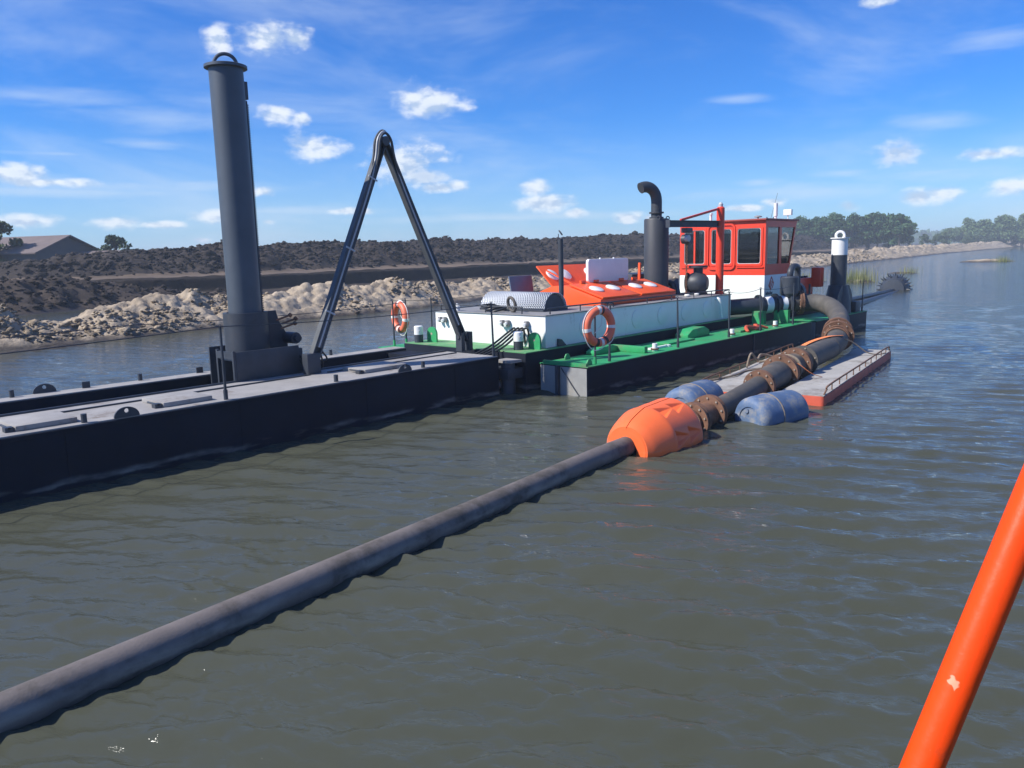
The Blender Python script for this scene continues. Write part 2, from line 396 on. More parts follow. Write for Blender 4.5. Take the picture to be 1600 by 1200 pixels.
def grid_obj(name, X, Y, Z, mat, smooth=True):
    nu, nv = X.shape; me = bpy.data.meshes.new(name)
    co = np.stack([X, Y, Z], -1).reshape(-1, 3).astype(np.float32)
    idx = np.arange(nu * nv).reshape(nu, nv)
    q = np.stack([idx[:-1, :-1], idx[1:, :-1], idx[1:, 1:], idx[:-1, 1:]], -1).reshape(-1, 4).astype(np.int32)
    me.vertices.add(len(co)); me.vertices.foreach_set('co', co.ravel())
    me.loops.add(q.size); me.loops.foreach_set('vertex_index', q.ravel())
    me.polygons.add(len(q)); me.polygons.foreach_set('loop_start', np.arange(0, q.size, 4, dtype=np.int32))
    me.update(calc_edges=True)
    me.polygons.foreach_set('use_smooth', np.full(len(q), smooth)); me.materials.append(mat)
    o = bpy.data.objects.new(name, me); COL.objects.link(o); return o

# ------------------------------------------------------------------ water
def water_mat():
    m = bpy.data.materials.new('murky_lake_water'); m.use_nodes = True; t = NT(m.node_tree)
    b = m.node_tree.nodes['Principled BSDF']
    pos = t.n('ShaderNodeNewGeometry').outputs['Position']
    n0 = t.noise(pos, .12, 3)
    # silt-laden water: light scattered back from below the surface does not follow the ripples, the mirror does
    m.node_tree.nodes.remove(b); body = t.n('ShaderNodeBsdfDiffuse'); mirror = t.n('ShaderNodeBsdfGlossy'); fr = t.n('ShaderNodeFresnel'); fr.inputs['IOR'].default_value = 1.333
    t.put(body.inputs['Color'], t.mix(t.mr(n0, .3, .7), (.062, .067, .048), (.080, .084, .061))); body.inputs['Normal'].default_value = (0, 0, 1)
    t.link(t.xyz(0.0, 0.0, 1.0), body.inputs['Normal']); mirror.inputs['Roughness'].default_value = .04
    ms = t.n('ShaderNodeMixShader'); t.link(fr.outputs[0], ms.inputs[0]); t.link(body.outputs[0], ms.inputs[1]); t.link(mirror.outputs[0], ms.inputs[2])
    t.link(ms.outputs[0], m.node_tree.nodes['Material Output'].inputs['Surface'])
    rot = t.n('ShaderNodeVectorRotate', rotation_type='Z_AXIS'); t.link(pos, rot.inputs['Vector']); rot.inputs['Angle'].default_value = R_(-30)
    v = t.vm('MULTIPLY', rot.outputs[0], (1.0, .34, 1.0))
    h1 = t.noise(v, 8.0, 5, .58, .35); h2 = t.noise(v, 1.1, 4, .5, .2)
    b1 = t.n('ShaderNodeBump'); b1.inputs['Strength'].default_value = .52; b1.inputs['Distance'].default_value = .04
    t.link(h1, b1.inputs['Height'])
    b2 = t.n('ShaderNodeBump'); b2.inputs['Strength'].default_value = .10; b2.inputs['Distance'].default_value = .22
    t.link(h2, b2.inputs['Height']); t.link(b1.outputs[0], b2.inputs['Normal']); t.link(b2.outputs[0], mirror.inputs['Normal']); t.link(b2.outputs[0], fr.inputs['Normal'])
    return m
def make_water():
    rs = [0.6]
    while rs[-1] < 70: rs.append(rs[-1] * 1.0072 + .001)
    while rs[-1] < 2500: rs.append(rs[-1] * 1.07)
    a = np.concatenate([np.linspace(R_(2), R_(84), 640), np.linspace(R_(84), R_(362), 120)[1:]])
    r = np.array(rs)[:, None]; A = a[None, :]
    X, Y = r * np.cos(A), r * np.sin(A)
    g = np.random.default_rng(5); Z = np.zeros_like(X)
    for i in range(84):
        lam = .11 * (.66 / .11) ** g.random(); th = R_(30) + g.normal() * (.24 if lam > .3 else .42); k = 2 * np.pi / lam
        amp = .0088 * lam ** .74 * (.5 + g.random()) * .5
        ph = k * (X * np.cos(th) + Y * np.sin(th)) + g.random() * 6.283
        fade = np.clip(lam / (r * .0075 + .001) / 3.0 - .6, 0, 1)
        Z += amp * fade * (np.sin(ph) + .38 * np.sin(2 * ph + 1.2))
    gust = .62 + .85 * fbm(X * .22 + 9, Y * .30, 3, 21)
    Z *= gust * np.clip(1.2 - r / 90, 0, 1)
    o = grid_obj('water', X, Y, Z, water_mat()); kind(o, 'structure'); return o
make_water()

# ------------------------------------------------------------------ land: sand spit, mud, peat bank, ridge
SHORE = np.array([(-60,23),(6.5,25),(10,25.2),(15,26.3),(19.5,26),(23,26.6),(32,28.9),(43,31),(77,32.2),(105,35.5),(189,45.4),(379,63),(700,95)])
CREST = np.array([(-60,.7),(-5,.9),(7.3,.92),(7.7,.7),(8.6,.44),(9.5,.5),(10.1,.66),(11.3,.84),(12.3,1.07),(13.6,1.08),(14.4,.86),(15.1,1.02),(17.1,.88),(18.6,1.04),
 (20.6,1.05),(21.3,.82),(24,1.1),(25.5,.69),(27.7,.8),(30.1,.62),(32.2,.88),(34.9,.65),(40.3,.75),(85,1.2),(102,1.14),(135,1.6),(158,1.75),(226,1.8),(312,2.0),(415,2.2),(700,2.2)])
def soil_mat(name, dry, mid, wet, scale=1.0, wet_z=.25, bump=.6):
    m = bpy.data.materials.new(name); m.use_nodes = True; t = NT(m.node_tree); b = m.node_tree.nodes['Principled BSDF']
    pos = t.n('ShaderNodeNewGeometry').outputs['Position']
    n1 = t.noise(pos, .8 * scale, 6, .65, .3); n2 = t.noise(pos, 5 * scale, 5, .65)
    c = t.mix(t.mr(n1, .34, .62), mid, dry)
    c = t.mix(t.mr(n2, .35, .7, 0, .7), c, mid)
    s_ = t.n('ShaderNodeSeparateXYZ'); t.link(pos, s_.inputs[0])
    zz = t.m('ADD', s_.outputs[2], t.m('MULTIPLY', t.m('SUBTRACT', n1, .5), .5))
    wetf = t.mr(zz, .02, wet_z, 1, 0, True)
    t.put(b.inputs['Base Color'], t.mix(wetf, c, wet))
    t.link(t.mr(wetf, 0, 1, .95, .55), b.inputs['Roughness']); b.inputs['Specular IOR Level'].default_value = .25
    bp = t.n('ShaderNodeBump'); bp.inputs['Strength'].default_value = bump; bp.inputs['Distance'].default_value = .12
    t.link(t.noise(pos, 4 * scale, 8, .7), bp.inputs['Height']); t.link(bp.outputs[0], b.inputs['Normal'])
    return m
M_sand = soil_mat('spoil_sand', (.50, .41, .30), (.27, .215, .155), (.075, .06, .045), 1.0, .28)
M_mud = soil_mat('wet_peat_mud', (.070, .053, .042), (.042, .032, .027), (.035, .028, .025), .6, .2)
M_peat = soil_mat('dark_peat', (.055, .043, .037), (.024, .019, .018), (.02, .017, .016), .35, .3, 1.0)
def clod_mat(name, a, b, wet):
    m = soil_mat(name, b, a, wet, 2.0, .2, .9); t = NT(m.node_tree); p = m.node_tree.nodes['Principled BSDF']
    src = p.inputs['Base Color'].links[0].from_socket
    rp = t.n('ShaderNodeNewGeometry').outputs['Random Per Island']
    t.put(p.inputs['Base Color'], t.mix(1.0, src, t.mix(rp, (.58, .56, .54), (1.15, 1.13, 1.1)), 'MULTIPLY')); return m
M_clod = clod_mat('spoil_clod', (.30, .24, .17), (.52, .43, .32), (.09, .07, .05))
M_peatclod = clod_mat('peat_clod', (.030, .024, .022), (.055, .044, .04), (.02, .017, .016))
M_peatface = soil_mat('peat_face', (.035, .026, .022), (.018, .014, .013), (.012, .010, .010), .8, .3, .8)
M_peattop = soil_mat('dry_peat_terrace', (.17, .125, .09), (.10, .075, .055), (.08, .06, .045), .25, .3, .6)

def xs_by_distance(x0, x1, y, k, mn):
    xs = [x0]
    while xs[-1] < x1: xs.append(xs[-1] + max(mn, k * math.hypot(xs[-1], y)))
    return np.array(xs)
def make_spit():
    xs = xs_by_distance(-45, 640, 26, .0030, .06); n = 84
    y0 = np.interp(xs, SHORE[:, 0], SHORE[:, 1]); wd_ = np.interp(xs, [-50, 30, 90, 300, 700], [5.4, 5.6, 7, 11, 22])
    h = np.interp(xs, CREST[:, 0], CREST[:, 1])
    t = np.linspace(0, 1, n)[None, :]; X = np.repeat(xs[:, None], n, 1)
    Y = y0[:, None] - .9 + t * (wd_[:, None] + 1.4)
    wob = (fbm(X * .35, Y * 0 + 3, 3, 4) - .5) * 1.6
    q = np.clip((t * 1.0 - .10) / .80, 0, 1)
    shape = np.sin(np.pi * q) ** .8 * (.72 + .5 * np.exp(-((q - .5 - .12 * (fbm(X * .2, 0 * Y, 2, 8) - .5)) / .2) ** 2))
    big = fbm(X * .45, Y * .45, 4, 11); cl = clods(X * .9, Y * .9, 3); cl2 = clods(X * 2.3 + 5, Y * 2.3, 9); cl3 = clods(X * 5.2 + 5, Y * 5.2, 19)
    Z = h[:, None] * shape * (.50 + .68 * big) * .86 + (cl * .24 + cl2 * .20 + cl3 * .12 - .2) * np.clip(shape * 1.5, 0, 1) * (.75 + .25 * h[:, None])
    Z += -.10 + .05 * fbm(X * 3, Y * 3, 3, 30) - .25 * (t < .03) - .25 * (t > .97)
    Y = Y + wob * .6
    o = grid_obj('sand_spit', X, Y, Z, M_sand); kind(o, 'structure')
    scatter_clods('spoil_clods', 'loose pale clods of dug spoil covering the sand spit', X, Y, Z, (Z > .10) & (fbm(X * .35, Y * .5, 3, 77) > .46), 24000, .018, .095, M_clod, 31, 130)
ICO = None
def scatter_clods(name, label, X, Y, Z, mask, n, s0, s1, mat, seed, rmax):
    global ICO
    if ICO is None:
        b_ = bmesh.new(); bmesh.ops.create_icosphere(b_, subdivisions=1, radius=1.0); b_.verts.ensure_lookup_table()
        ICO = (np.array([v.co[:] for v in b_.verts]), np.array([[v.index for v in f.verts] for f in b_.faces])); b_.free()
    g = np.random.default_rng(seed); d = np.hypot(X, Y); pick = np.flatnonzero((mask & (d < rmax)).ravel())
    # grids are finer near the viewer, so picking grid points keeps the clods dense where they can be told apart
    i = g.choice(pick, n); P0 = np.stack([X.ravel()[i], Y.ravel()[i], Z.ravel()[i]], 1); P0[:, :2] += g.normal(size=(n, 2)) * .05
    s = s0 * (s1 / s0) ** (g.random(n) ** 1.7) * (1 + np.hypot(P0[:, 0], P0[:, 1]) / 160)
    V0, F0 = ICO; nv = len(V0)
    V = V0[None] * (1 + .5 * g.normal(size=(n, nv, 1)).clip(-1.5, 1.5)) * np.stack([s * (.8 + .6 * g.random(n)), s * (.8 + .6 * g.random(n)), s * (.4 + .4 * g.random(n))], 1)[:, None, :]
    a = g.random(n) * 6.283; ca, sa = np.cos(a)[:, None], np.sin(a)[:, None]
    V = np.stack([V[..., 0] * ca - V[..., 1] * sa, V[..., 0] * sa + V[..., 1] * ca, V[..., 2]], -1) + P0[:, None, :] + np.array([0, 0, .05]) * s[:, None, None]
    F = (F0[None] + (np.arange(n) * nv)[:, None, None]).reshape(-1, 3)
    me = bpy.data.meshes.new(name); me.vertices.add(n * nv); me.vertices.foreach_set('co', V.astype(np.float32).ravel())
    me.loops.add(F.size); me.loops.foreach_set('vertex_index', F.astype(np.int32).ravel())
    me.polygons.add(len(F)); me.polygons.foreach_set('loop_start', np.arange(0, F.size, 3, dtype=np.int32)); me.update(calc_edges=True); me.materials.append(mat)
    o = bpy.data.objects.new(name, me); COL.objects.link(o); kind(o, 'stuff'); return tag(o, label, 'clods')
make_spit()

def bank_y(x): return np.interp(x, [-80, 12, 22, 30, 48, 105, 159, 245, 420, 700], [75, 64, 54, 51.5, 52, 52, 58, 74, 110, 170])
RIDGE = np.array([(-80,2.4),(19,2.3),(27,2.6),(36,3.5),(45,3.6),(64,3.8),(87,3.95),(95,4.3),(99,4.7),(108,4.35),(130,4.6),(167,4.9),(202,4.6),(240,3.6),(300,2.4),(420,1.6),(700,1.2)])
def make_bank():
    xs = xs_by_distance(-80, 690, 55, .0042, .1)
    yb = bank_y(xs)[:, None]
    # cross profile: distance from the foot of the face, height; fine in the face and the ridge
    ds = np.concatenate([np.linspace(-3.5, -.3, 8), np.linspace(-.2, .55, 16), np.linspace(.8, 9, 22), np.linspace(9.3, 24, 70), np.linspace(26, 60, 14)])
    X = np.repeat(xs[:, None], len(ds), 1); D = np.repeat(ds[None, :], len(xs), 0)
    h = np.interp(xs, RIDGE[:, 0], RIDGE[:, 1])[:, None]
    ledge = 1.3 + .25 * (fbm(X * .12, D * 0, 3, 44) - .5)
    n_face = (fbm(X * 1.3, D * 2.0, 4, 50) - .5) * .5
    foot = np.interp(D, [-3.5, -1.2, -.2], [-.25, .08, .22]) + (fbm(X * .8, D * .8, 4, 51) - .5) * .22
    z_face = np.interp(D + n_face * .6, [-.2, .0, .22, .55], [.2, .35, 1.15, 1.3])
    rough = clods(X * .5, D * .5, 60) * .75 + clods(X * 1.2, D * 1.2, 61) * .42 + (fbm(X * .3, D * .3, 5, 62) - .5) * 1.3
    rise = np.interp(D, [8.2, 9.6, 14.5, 17, 24], [0, .25, .85, 1.0, .78])
    z_ridge = ledge + np.clip(rise, 0, 1) * (h - ledge - .3) + np.clip(rise * 3, 0, 1) * (rough - .45)
    z_top = ledge + (fbm(X * .9, D * .9, 4, 52) - .5) * .22
    Z = np.where(D < -.2, foot, np.where(D < .55, z_face / 1.3 * ledge, np.where(D < 8.2, z_top, z_ridge)))
    Z = np.where(D > 26, Z - (D - 26) * .03 - np.clip(D - 55, 0, 9) * .5, Z)
    Y = yb + D + (fbm(X * .07, 0 * D, 2, 53) - .5) * 3.0 + n_face * np.clip(1 - np.abs(D - .2), 0, 1)
    cut = [0, int(np.argmax(ds > -.21)), int(np.argmax(ds > .5)), int(np.argmax(ds > 8.6)), len(ds) - 1]
    for i, (nm, mt) in enumerate((('mud_foot', M_mud), ('peat_face', M_peatface), ('peat_terrace', M_peattop), ('peat_ridge', M_peat))):
        a, b = cut[i], cut[i + 1] + 1
        kind(grid_obj(nm, X[:, a:b], Y[:, a:b], Z[:, a:b], mt), 'structure')
    a = cut[3]; scatter_clods('peat_clods', 'dark clods of dug peat heaped along the peat ridge', X[:, a:], Y[:, a:], Z[:, a:], (D[:, a:] < 22), 30000, .05, .20, M_peatclod, 41, 260)
make_bank()

def make_flats():
    """dark heaps and mud standing in the channel behind the spit"""
    xs = np.arange(-25, 62, .16); ys = np.arange(31.5, 55, .16)
    X, Y = np.meshgrid(xs, ys, indexing='ij')
    Z = -.46 + .42 * fbm(X * .12, Y * .14, 3, 70)
    for cx, cy, sx, sy, hh in ((14, 47, 5.0, 2.6, 1.25), (9, 45, 4.5, 2.4, .85), (19.5, 47, 3.0, 1.4, .55), (2, 46, 6, 5, 1.2), (25, 48.5, 7, 1.2, .36), (22, 44, 4, .8, .25), (40, 49.6, 9, .9, .30), (-8, 44, 8, 5, 1.3)):
        Z += hh * np.exp(-((X - cx) / sx) ** 2 - ((Y - cy) / sy) ** 2) * (.55 + .9 * fbm(X * .7, Y * .7, 4, 71))
    Z += (clods(X * 1.1, Y * 1.1, 72) * .2 + clods(X * 2.6, Y * 2.6, 73) * .1) * np.clip(Z * 2.5, 0, 1)
    edge = np.minimum.reduce([X - xs[0], xs[-1] - X, Y - ys[0], ys[-1] - Y]); Z -= np.clip(1 - edge / 3, 0, 1) * .6
    kind(grid_obj('mud_flat', X, Y, Z, M_mud), 'structure')
    scatter_clods('mud_clods', 'dark wet clods on the heap of peat in the channel at far left', X, Y, Z, Z > .15, 6000, .035, .13, M_peatclod, 51, 80)
make_flats()

def make_plain():
    """low land beyond the peat ridge, out to the horizon"""
    a = np.linspace(R_(14), R_(200), 120)[None, :]; r = np.array([110, 140, 190, 260, 380, 600, 1000, 1700, 2450.])[:, None]
    X, Y = r * np.cos(a), r * np.sin(a) + 40
    Z = .9 + .6 * fbm(X * .02, Y * .02, 3, 90) - 2.2 * (r < 120)
    m = soil_mat('far_moorland', (.10, .11, .06), (.06, .07, .04), (.05, .05, .04), .05, .3, .3)
    kind(grid_obj('moorland', X, Y, Z, m), 'structure')
make_plain()
# ================================================================== the spud barge on the left
bg_ = thing('spud_barge', 'long low black barge with pale dusty deck and a central well, left foreground', 'barge', (4, 10, 0))
MB().box(-6, 9.3, 8.75, 10.0, -.6, .635).box(-6, 9.3, 11.06, 11.42, -.6, .635).box(-6, 9.29, 9.99, 11.07, -.6, .22).box(8.85, 9.28, 9.98, 11.08, .2, .60).build('hull', M_hull, bg_, bevel=.012)
for x in (-1.2, .9, 2.75, 4.7, 6.6, 8.3): MB().box(x, x + .012, 8.745, 8.75, -.2, .62).build('weld_seam', M_hull, bg_)
MB().box(-6, 9.29, 8.742, 8.75, .585, .632).build('rubbing_strip', M_hull, bg_)
MB().box(-6, 9.29, 8.77, 9.965, .636, .65).build('deck_plate', M_deck, bg_)
MB().box(-6, 9.29, 11.08, 11.40, .636, .65).build('deck_plate', M_deck, bg_)
MB().box(-6, 9.25, 9.967, 10.0, .60, .675).build('well_coaming', M_dark, bg_, bevel=.006)
MB().cyl((-6, 11.03, .43), (9.2, 11.03, .43), .014, n=10).build('well_guide_bar', M_hose, bg_)
def hatch(x0, x1, y0, y1):
    h = MB().box(x0, x1, y0, y1, .652, .705).build('hatch_cover', M_deck, bg_, bevel=.006)
    MB().box(x0 - .09, x0 - .012, y0 + .02, y0 + .11, .652, .70).cyl((x0 - .05, y0 + .02, .69), (x0 - .05, y0 + .30, .69), .012, n=8).build('latch', M_dark, h)
    MB().box(x0 + .03, x1 - .03, y1 + .012, y1 + .035, .652, .672).build('hinge_bar', M_dark, h)
hatch(2.37, 2.95, 8.93, 9.52); hatch(3.88, 4.47, 8.95, 9.54); hatch(6.85, 7.62, 9.08, 9.62); hatch(.5, 1.1, 8.92, 9.5)
for x0, x1 in ((2.98, 4.02), (4.52, 6.3), (6.6, 9.2), (.2, 2.2)):
    MB().box(x0, x1, 9.63, 9.655, .652, .668).build('deck_strip', M_dark, bg_)
def lug(x, y, r=.135):
    mb = MB(); out = [(x + r * math.cos(t), .655 + r * .8 * math.sin(t)) for t in np.linspace(0, math.pi, 17)]
    inn = [(x + .022 * math.cos(t), .655 + .5 * r + .022 * math.sin(t)) for t in np.linspace(0, math.pi, 17)]
    # plate with a pin hole: ring between the outline and the hole
    outer = out + [(x - r * (1 - 2 * i / 16), .652) for i in range(1, 16)]
    n = len(outer); ang = [math.atan2(p[1] - (.655 + .5 * r), p[0] - x) for p in outer]
    inner = [(x + .024 * math.cos(a), .655 + .5 * r + .024 * math.sin(a)) for a in ang]
    ring2(mb, outer, inner, XZ, y, y + .02)
    return mb.build('lifting_lug', M_dark, bg_)
lug(3.39, 8.752); lug(7.32, 8.752, .125); lug(3.41, 11.39, .14)
for x, y in ((2.98, 8.83), (6.17, 8.83), (7.73, 8.83), (1.2, 8.83), (3.02, 11.36), (4.63, 11.36), (7.86, 11.36)):
    MB().cyl((x, y, .65), (x, y, .745), .03, n=12).build('post_socket', M_dark, bg_)
for x in (5.5, 3.9):
    MB().box(x - .05, x + .05, 11.33, 11.345, .65, .735).build('eye_plate', M_dark, bg_)
def rail_post(parent, x, y, z, h, dx=0.0, dy=0.0, sock=M_dark, sh=.12, mat=M_dark):
    p = MB().cyl((x, y, z), (x + dx, y + dy, z + h), .018, .015, 10).torus((x + dx, y + dy, z + h + .012), (1, .3, 0), .016, .006, 10, 6).build('railing_post', mat, parent)
    MB().cyl((x, y, z), (x + dx * sh / h, y + dy * sh / h, z + sh), .026, n=10).build('socket', sock, p); return p
rail_post(bg_, 4.58, 8.83, .65, .88); rail_post(bg_, 9.27, 8.83, .65, .86, -.03, 0)
def sag(a, b, s, n=14):
    a, b = Vector(a), Vector(b); return [a.lerp(b, i / n) - Vector((0, 0, s * 4 * (i / n) * (1 - i / n))) for i in range(n + 1)]
MB().tube(sag((-5, 8.83, 1.40), (4.58, 8.83, 1.53), .06), .006, 6).tube(sag((4.58, 8.83, 1.53), (9.24, 8.83, 1.51), .05), .006, 6).build('railing_wire', M_dark, bg_)
MB().tube(sag((-5, 11.38, 1.42), (4.6, 11.38, 1.44), .05), .006, 6).tube(sag((4.6, 11.38, 1.44), (9.6, 11.38, 1.45), .05), .006, 6).build('railing_wire', M_dark, bg_)

# ------------------------------------------------------------------ tall spud pole
sp_ = thing('spud_pole', 'tall upright grey steel spud pole with capped top and lifting eye', 'spud pole', (5.85, 10.5, 0))
MB().cyl((5.85, 10.5, -1.5), (5.85, 10.5, 4.9), .228, n=48).build('tube', M_spud, sp_)
MB().lathe([(0, .0), (0, .285), (.035, .285), (.05, .24), (.05, 0)], (5.85, 10.5, 4.9), (0, 0, 1), 40).build('cap', M_spud, sp_)
MB().add(*[[], []]).torus((5.85, 10.5, 4.945), (-.48, -.88, 0), .15, .024, 18, 10, math.pi, 0).build('lifting_eye', M_spud, sp_)
rk = MB().box(6.07, 6.115, 10.46, 10.54, 1.3, 4.5)
for i in range(100): rk.box(6.114, 6.135, 10.465, 10.535, 1.32 + i * .0315, 1.337 + i * .0315)
rk.build('rack', M_dark, sp_)
MB().box(6.06, 6.135, 10.45, 10.55, 4.52, 4.76).build('stop_block', M_spud, sp_, bevel=.006)

# ------------------------------------------------------------------ spud carriage with its hydraulics
sc_ = thing('spud_carriage', 'dark steel carriage gripping the foot of the tall spud pole', 'carriage', (5.85, 10.4, .6))
MB().lathe([(1.0, .262), (1.0, .31), (1.56, .31), (1.56, .262)], (5.85, 10.5, 0), (0, 0, 1), 40).build('collar', M_dark, sc_)
MB().prism([(6.10, 1.56), (6.26, 1.56), (6.30, 1.40), (6.42, 1.20), (6.42, .98), (6.55, .60), (6.10, .60)], XZ, 10.36, 10.40).build('guide_plate', M_dark, sc_)
MB().prism([(6.10, 1.56), (6.26, 1.56), (6.30, 1.40), (6.42, 1.20), (6.42, .98), (6.55, .60), (6.10, .60)], XZ, 10.70, 10.74).build('guide_plate', M_dark, sc_)
MB().box(5.36, 6.35, 9.96, 9.99, .66, 1.06).build('side_plate', M_dark, sc_, bevel=.004)
MB().box(5.5, 6.35, 10.98, 11.01, .3, 1.06).build('side_plate', M_dark, sc_, bevel=.004)
MB().box(5.32, 5.355, 9.96, 10.0, .66, 1.08).box(5.32, 5.355, 10.40, 10.44, .30, 1.08).box(5.32, 5.355, 10.0, 10.40, .96, 1.06).build('end_frame', M_dark, sc_)
MB().box(5.365, 5.6, 10.0, 10.42, .93, .955).build('step_plate', M_deck, sc_)
MB().box(5.4, 6.6, 10.02, 11.0, .26, .42).build('sled', M_dark, sc_, bevel=.01)
MB().box(6.12, 6.5, 10.1, 10.34, .66, 1.0).build('valve_block', M_dark, sc_, bevel=.01)
MB().cyl((6.42, 10.12, 1.15), (6.42, 10.36, 1.15), .085, n=18).cyl((6.42, 10.05, 1.15), (6.42, 10.12, 1.15), .05, n=14).build('hydraulic_motor', M_dark, sc_)
for i, (x, y, z) in enumerate(((6.30, 10.15, 1.36), (6.36, 10.22, 1.42), (6.26, 10.2, 1.48))):
    MB().cyl((x - .1, y, z - .05), (x + .12, y - .03, z + .01), .014, n=8).cyl((x + .10, y - .03, z), (x + .13, y - .03, z + .02), .03, n=10).build('valve_lever', M_rust, sc_)
hz_ = ((6.3, 10.1, .95), (6.55, 9.95, .80), (6.65, 9.8, .95)), ((6.35, 10.1, .9), (6.5, 9.95, .74), (6.7, 9.8, .82), (6.62, 9.78, .95)), ((6.3, 10.1, 1.0), (6.45, 9.95, .86), (6.6, 9.85, .98), (6.62, 9.8, 1.05)), ((6.4, 10.1, .85), (6.5, 9.95, .70), (6.62, 9.8, .72), (6.6, 9.78, .9))
for q in hz_: MB().tube(smooth_path(q, 8), .014, 8).build('hydraulic_hose', M_blackhose, sc_)

# ------------------------------------------------------------------ folding hose arm
ha = thing('folding_boom', 'tall folding grey steel arm forming an inverted V between spud pole and white deckhouse', 'boom', (8, 9.75, .65))
AP = Vector((7.93, 9.75, 4.05)); FL = Vector((6.42, 9.75, .80)); FR = Vector((9.5, 9.75, .80))
def arm_leg(a, b, yo):
    a = a + Vector((0, yo, 0)); b = b + Vector((0, yo, 0)); mb = MB(); d = (b - a).normalized(); side = Vector((0, 1, 0)); nn = d.cross(side).normalized()
    for s_ in (-1, 1): mb.bar(a + nn * (.062 * s_), b + nn * (.045 * s_), .10, .02, nn)
    mb.bar(a + side * .03, b + side * .03, .02, .10, nn)
    return mb
legL = arm_leg(FL, AP, 0).build('arm_leg', M_arm, ha); legR = arm_leg(FR, AP, .0).build('arm_leg', M_arm, ha)
for q in range(3):
    o = (q - 1) * .028; d = (AP - FL).normalized(); nn = d.cross(Vector((0, 1, 0))).normalized()
    p0 = FL + nn * o + Vector((0, -.03, 0)) + d * .25; p1 = FL + nn * o + Vector((0, -.03, 0)) + d * 3.1
    d2 = (AP - FR).normalized(); n2 = d2.cross(Vector((0, 1, 0))).normalized()
    p2 = FR - n2 * o * -1 + Vector((0, -.03, 0)) + d2 * 3.1; p3 = FR - n2 * o * -1 + Vector((0, -.03, 0)) + d2 * .35
    top = AP + Vector((0, -.035, .10 + .028 * q))
    k_ = .022 * (q - 1); yv = Vector((0, -.035 + .03 * (q - 1), 0)); pts = [p0, p0.lerp(p1, .5), p0.lerp(p1, .9), AP + yv + Vector((-.185 - k_, 0, -.28)), AP + yv + Vector((-.125 - k_, 0, .0)), AP + yv + Vector((0, 0, .115 + k_)), AP + yv + Vector((.125 + k_, 0, .0)), AP + yv + Vector((.185 + k_, 0, -.28)), p3.lerp(p2, .9), p2.lerp(p3, .5), p3]
    MB().tube(smooth_path(pts, 8), .019, 8).build('hydraulic_hose', M_hose if q == 1 else M_arm, ha)
for f, s_ in ((.22, -1), (.5, -1), (.82, -1)):
    c = FL.lerp(AP, f); d = (AP - FL).normalized(); nn = d.cross(Vector((0, 1, 0))).normalized(); MB().bar(c - nn * .085 + Vector((0, -.055, 0)), c + nn * .085 + Vector((0, -.055, 0)), .01, .025, d).build('hose_clamp', M_mesh if False else M_hose, ha)
c = FR.lerp(AP, .235); d = (AP - FR).normalized(); nn = d.cross(Vector((0, 1, 0))).normalized()
MB().bar(c - nn * .07 - d * .22, c - nn * .07 + d * .22, .09, .05, nn).build('stiffener', M_arm, ha, bevel=.008)
MB().cyl(AP + Vector((0, -.08, -.02)), AP + Vector((0, .08, -.02)), .07, n=24).build('knuckle', M_arm, ha)
MB().box(FR.x - .13, FR.x - .05, 9.68, 9.82, .655, .98).box(FR.x + .06, FR.x + .14, 9.68, 9.82, .655, .98).cyl((FR.x - .15, 9.75, .9), (FR.x + .16, 9.75, .9), .035, n=14).build('foot_bracket', M_dark, ha)
MB().box(FL.x - .12, FL.x + .10, 9.68, 9.82, .655, .95).build('foot_bracket', M_dark, ha, bevel=.01)
# ================================================================== the dredger
DR = thing('cutter_dredger', 'white and red cutter suction dredger with green decks and black pontoons', 'dredger', (14, 10, 0))
MB().box(9.75, 23.2, 8.56, 11.66, -.7, .648).build('centre_pontoon', M_hull, DR, bevel=.012)
MB().box(9.77, 19.3, 8.57, 11.65, .649, .662).build('centre_deck', M_greenfade, DR)
def side_pontoon(x0, x1, y0, y1, zt, near):
    p = MB().box(x0, x1, y0, y1, -.7, zt - .012).build('side_pontoon', M_hull, DR, bevel=.012)
    MB().box(x0 - .012, x0 - .002, y0 + .01, y1 - .01, -.4, zt - .03).build('end_plate', M_hullsunlit, p)  # end face carries the sunlit tone of the hull as colour
    MB().box(x0 - .015, x1 + .01, y0 - .015, y1 + .005, zt - .011, zt + .004).build('deck_plate', M_green, p)
    return p
sp1 = side_pontoon(10.0, 19.1, 7.47, 8.45, .48, True)
MB().box(9.985 - .06, 9.985, 8.02, 8.08, -.3, .47).build('fender_post', M_dark, sp1)
MB().tube(sag((9.96, 7.98, .44), (9.97, 7.62, .0), .01), .008, 6).build('stay_wire', M_dark, sp1)
MB().box(15.92, 15.95, 7.452, 7.468, -.2, .46).build('weld_seam', M_dark, sp1)
MB().box(10.0, 10.05, 7.5, 8.40, .486, .53).build('deck_lip', M_green, sp1)
sp2 = side_pontoon(10.0, 19.1, 11.77, 12.75, .48, False)
sp3 = side_pontoon(19.6, 23.3, 7.55, 8.5, .45, True)
sp4 = side_pontoon(19.6, 23.3, 11.75, 12.7, .45, False)
for (x, y) in ((10.18, 7.56), (10.55, 8.3)):
    MB().prism([(x - .07, .486), (x + .07, .486), (x + .07, .53), (x + .03, .58), (x - .03, .58), (x - .07, .53)], XZ, y, y + .02).build('deck_lug', M_green, sp1)
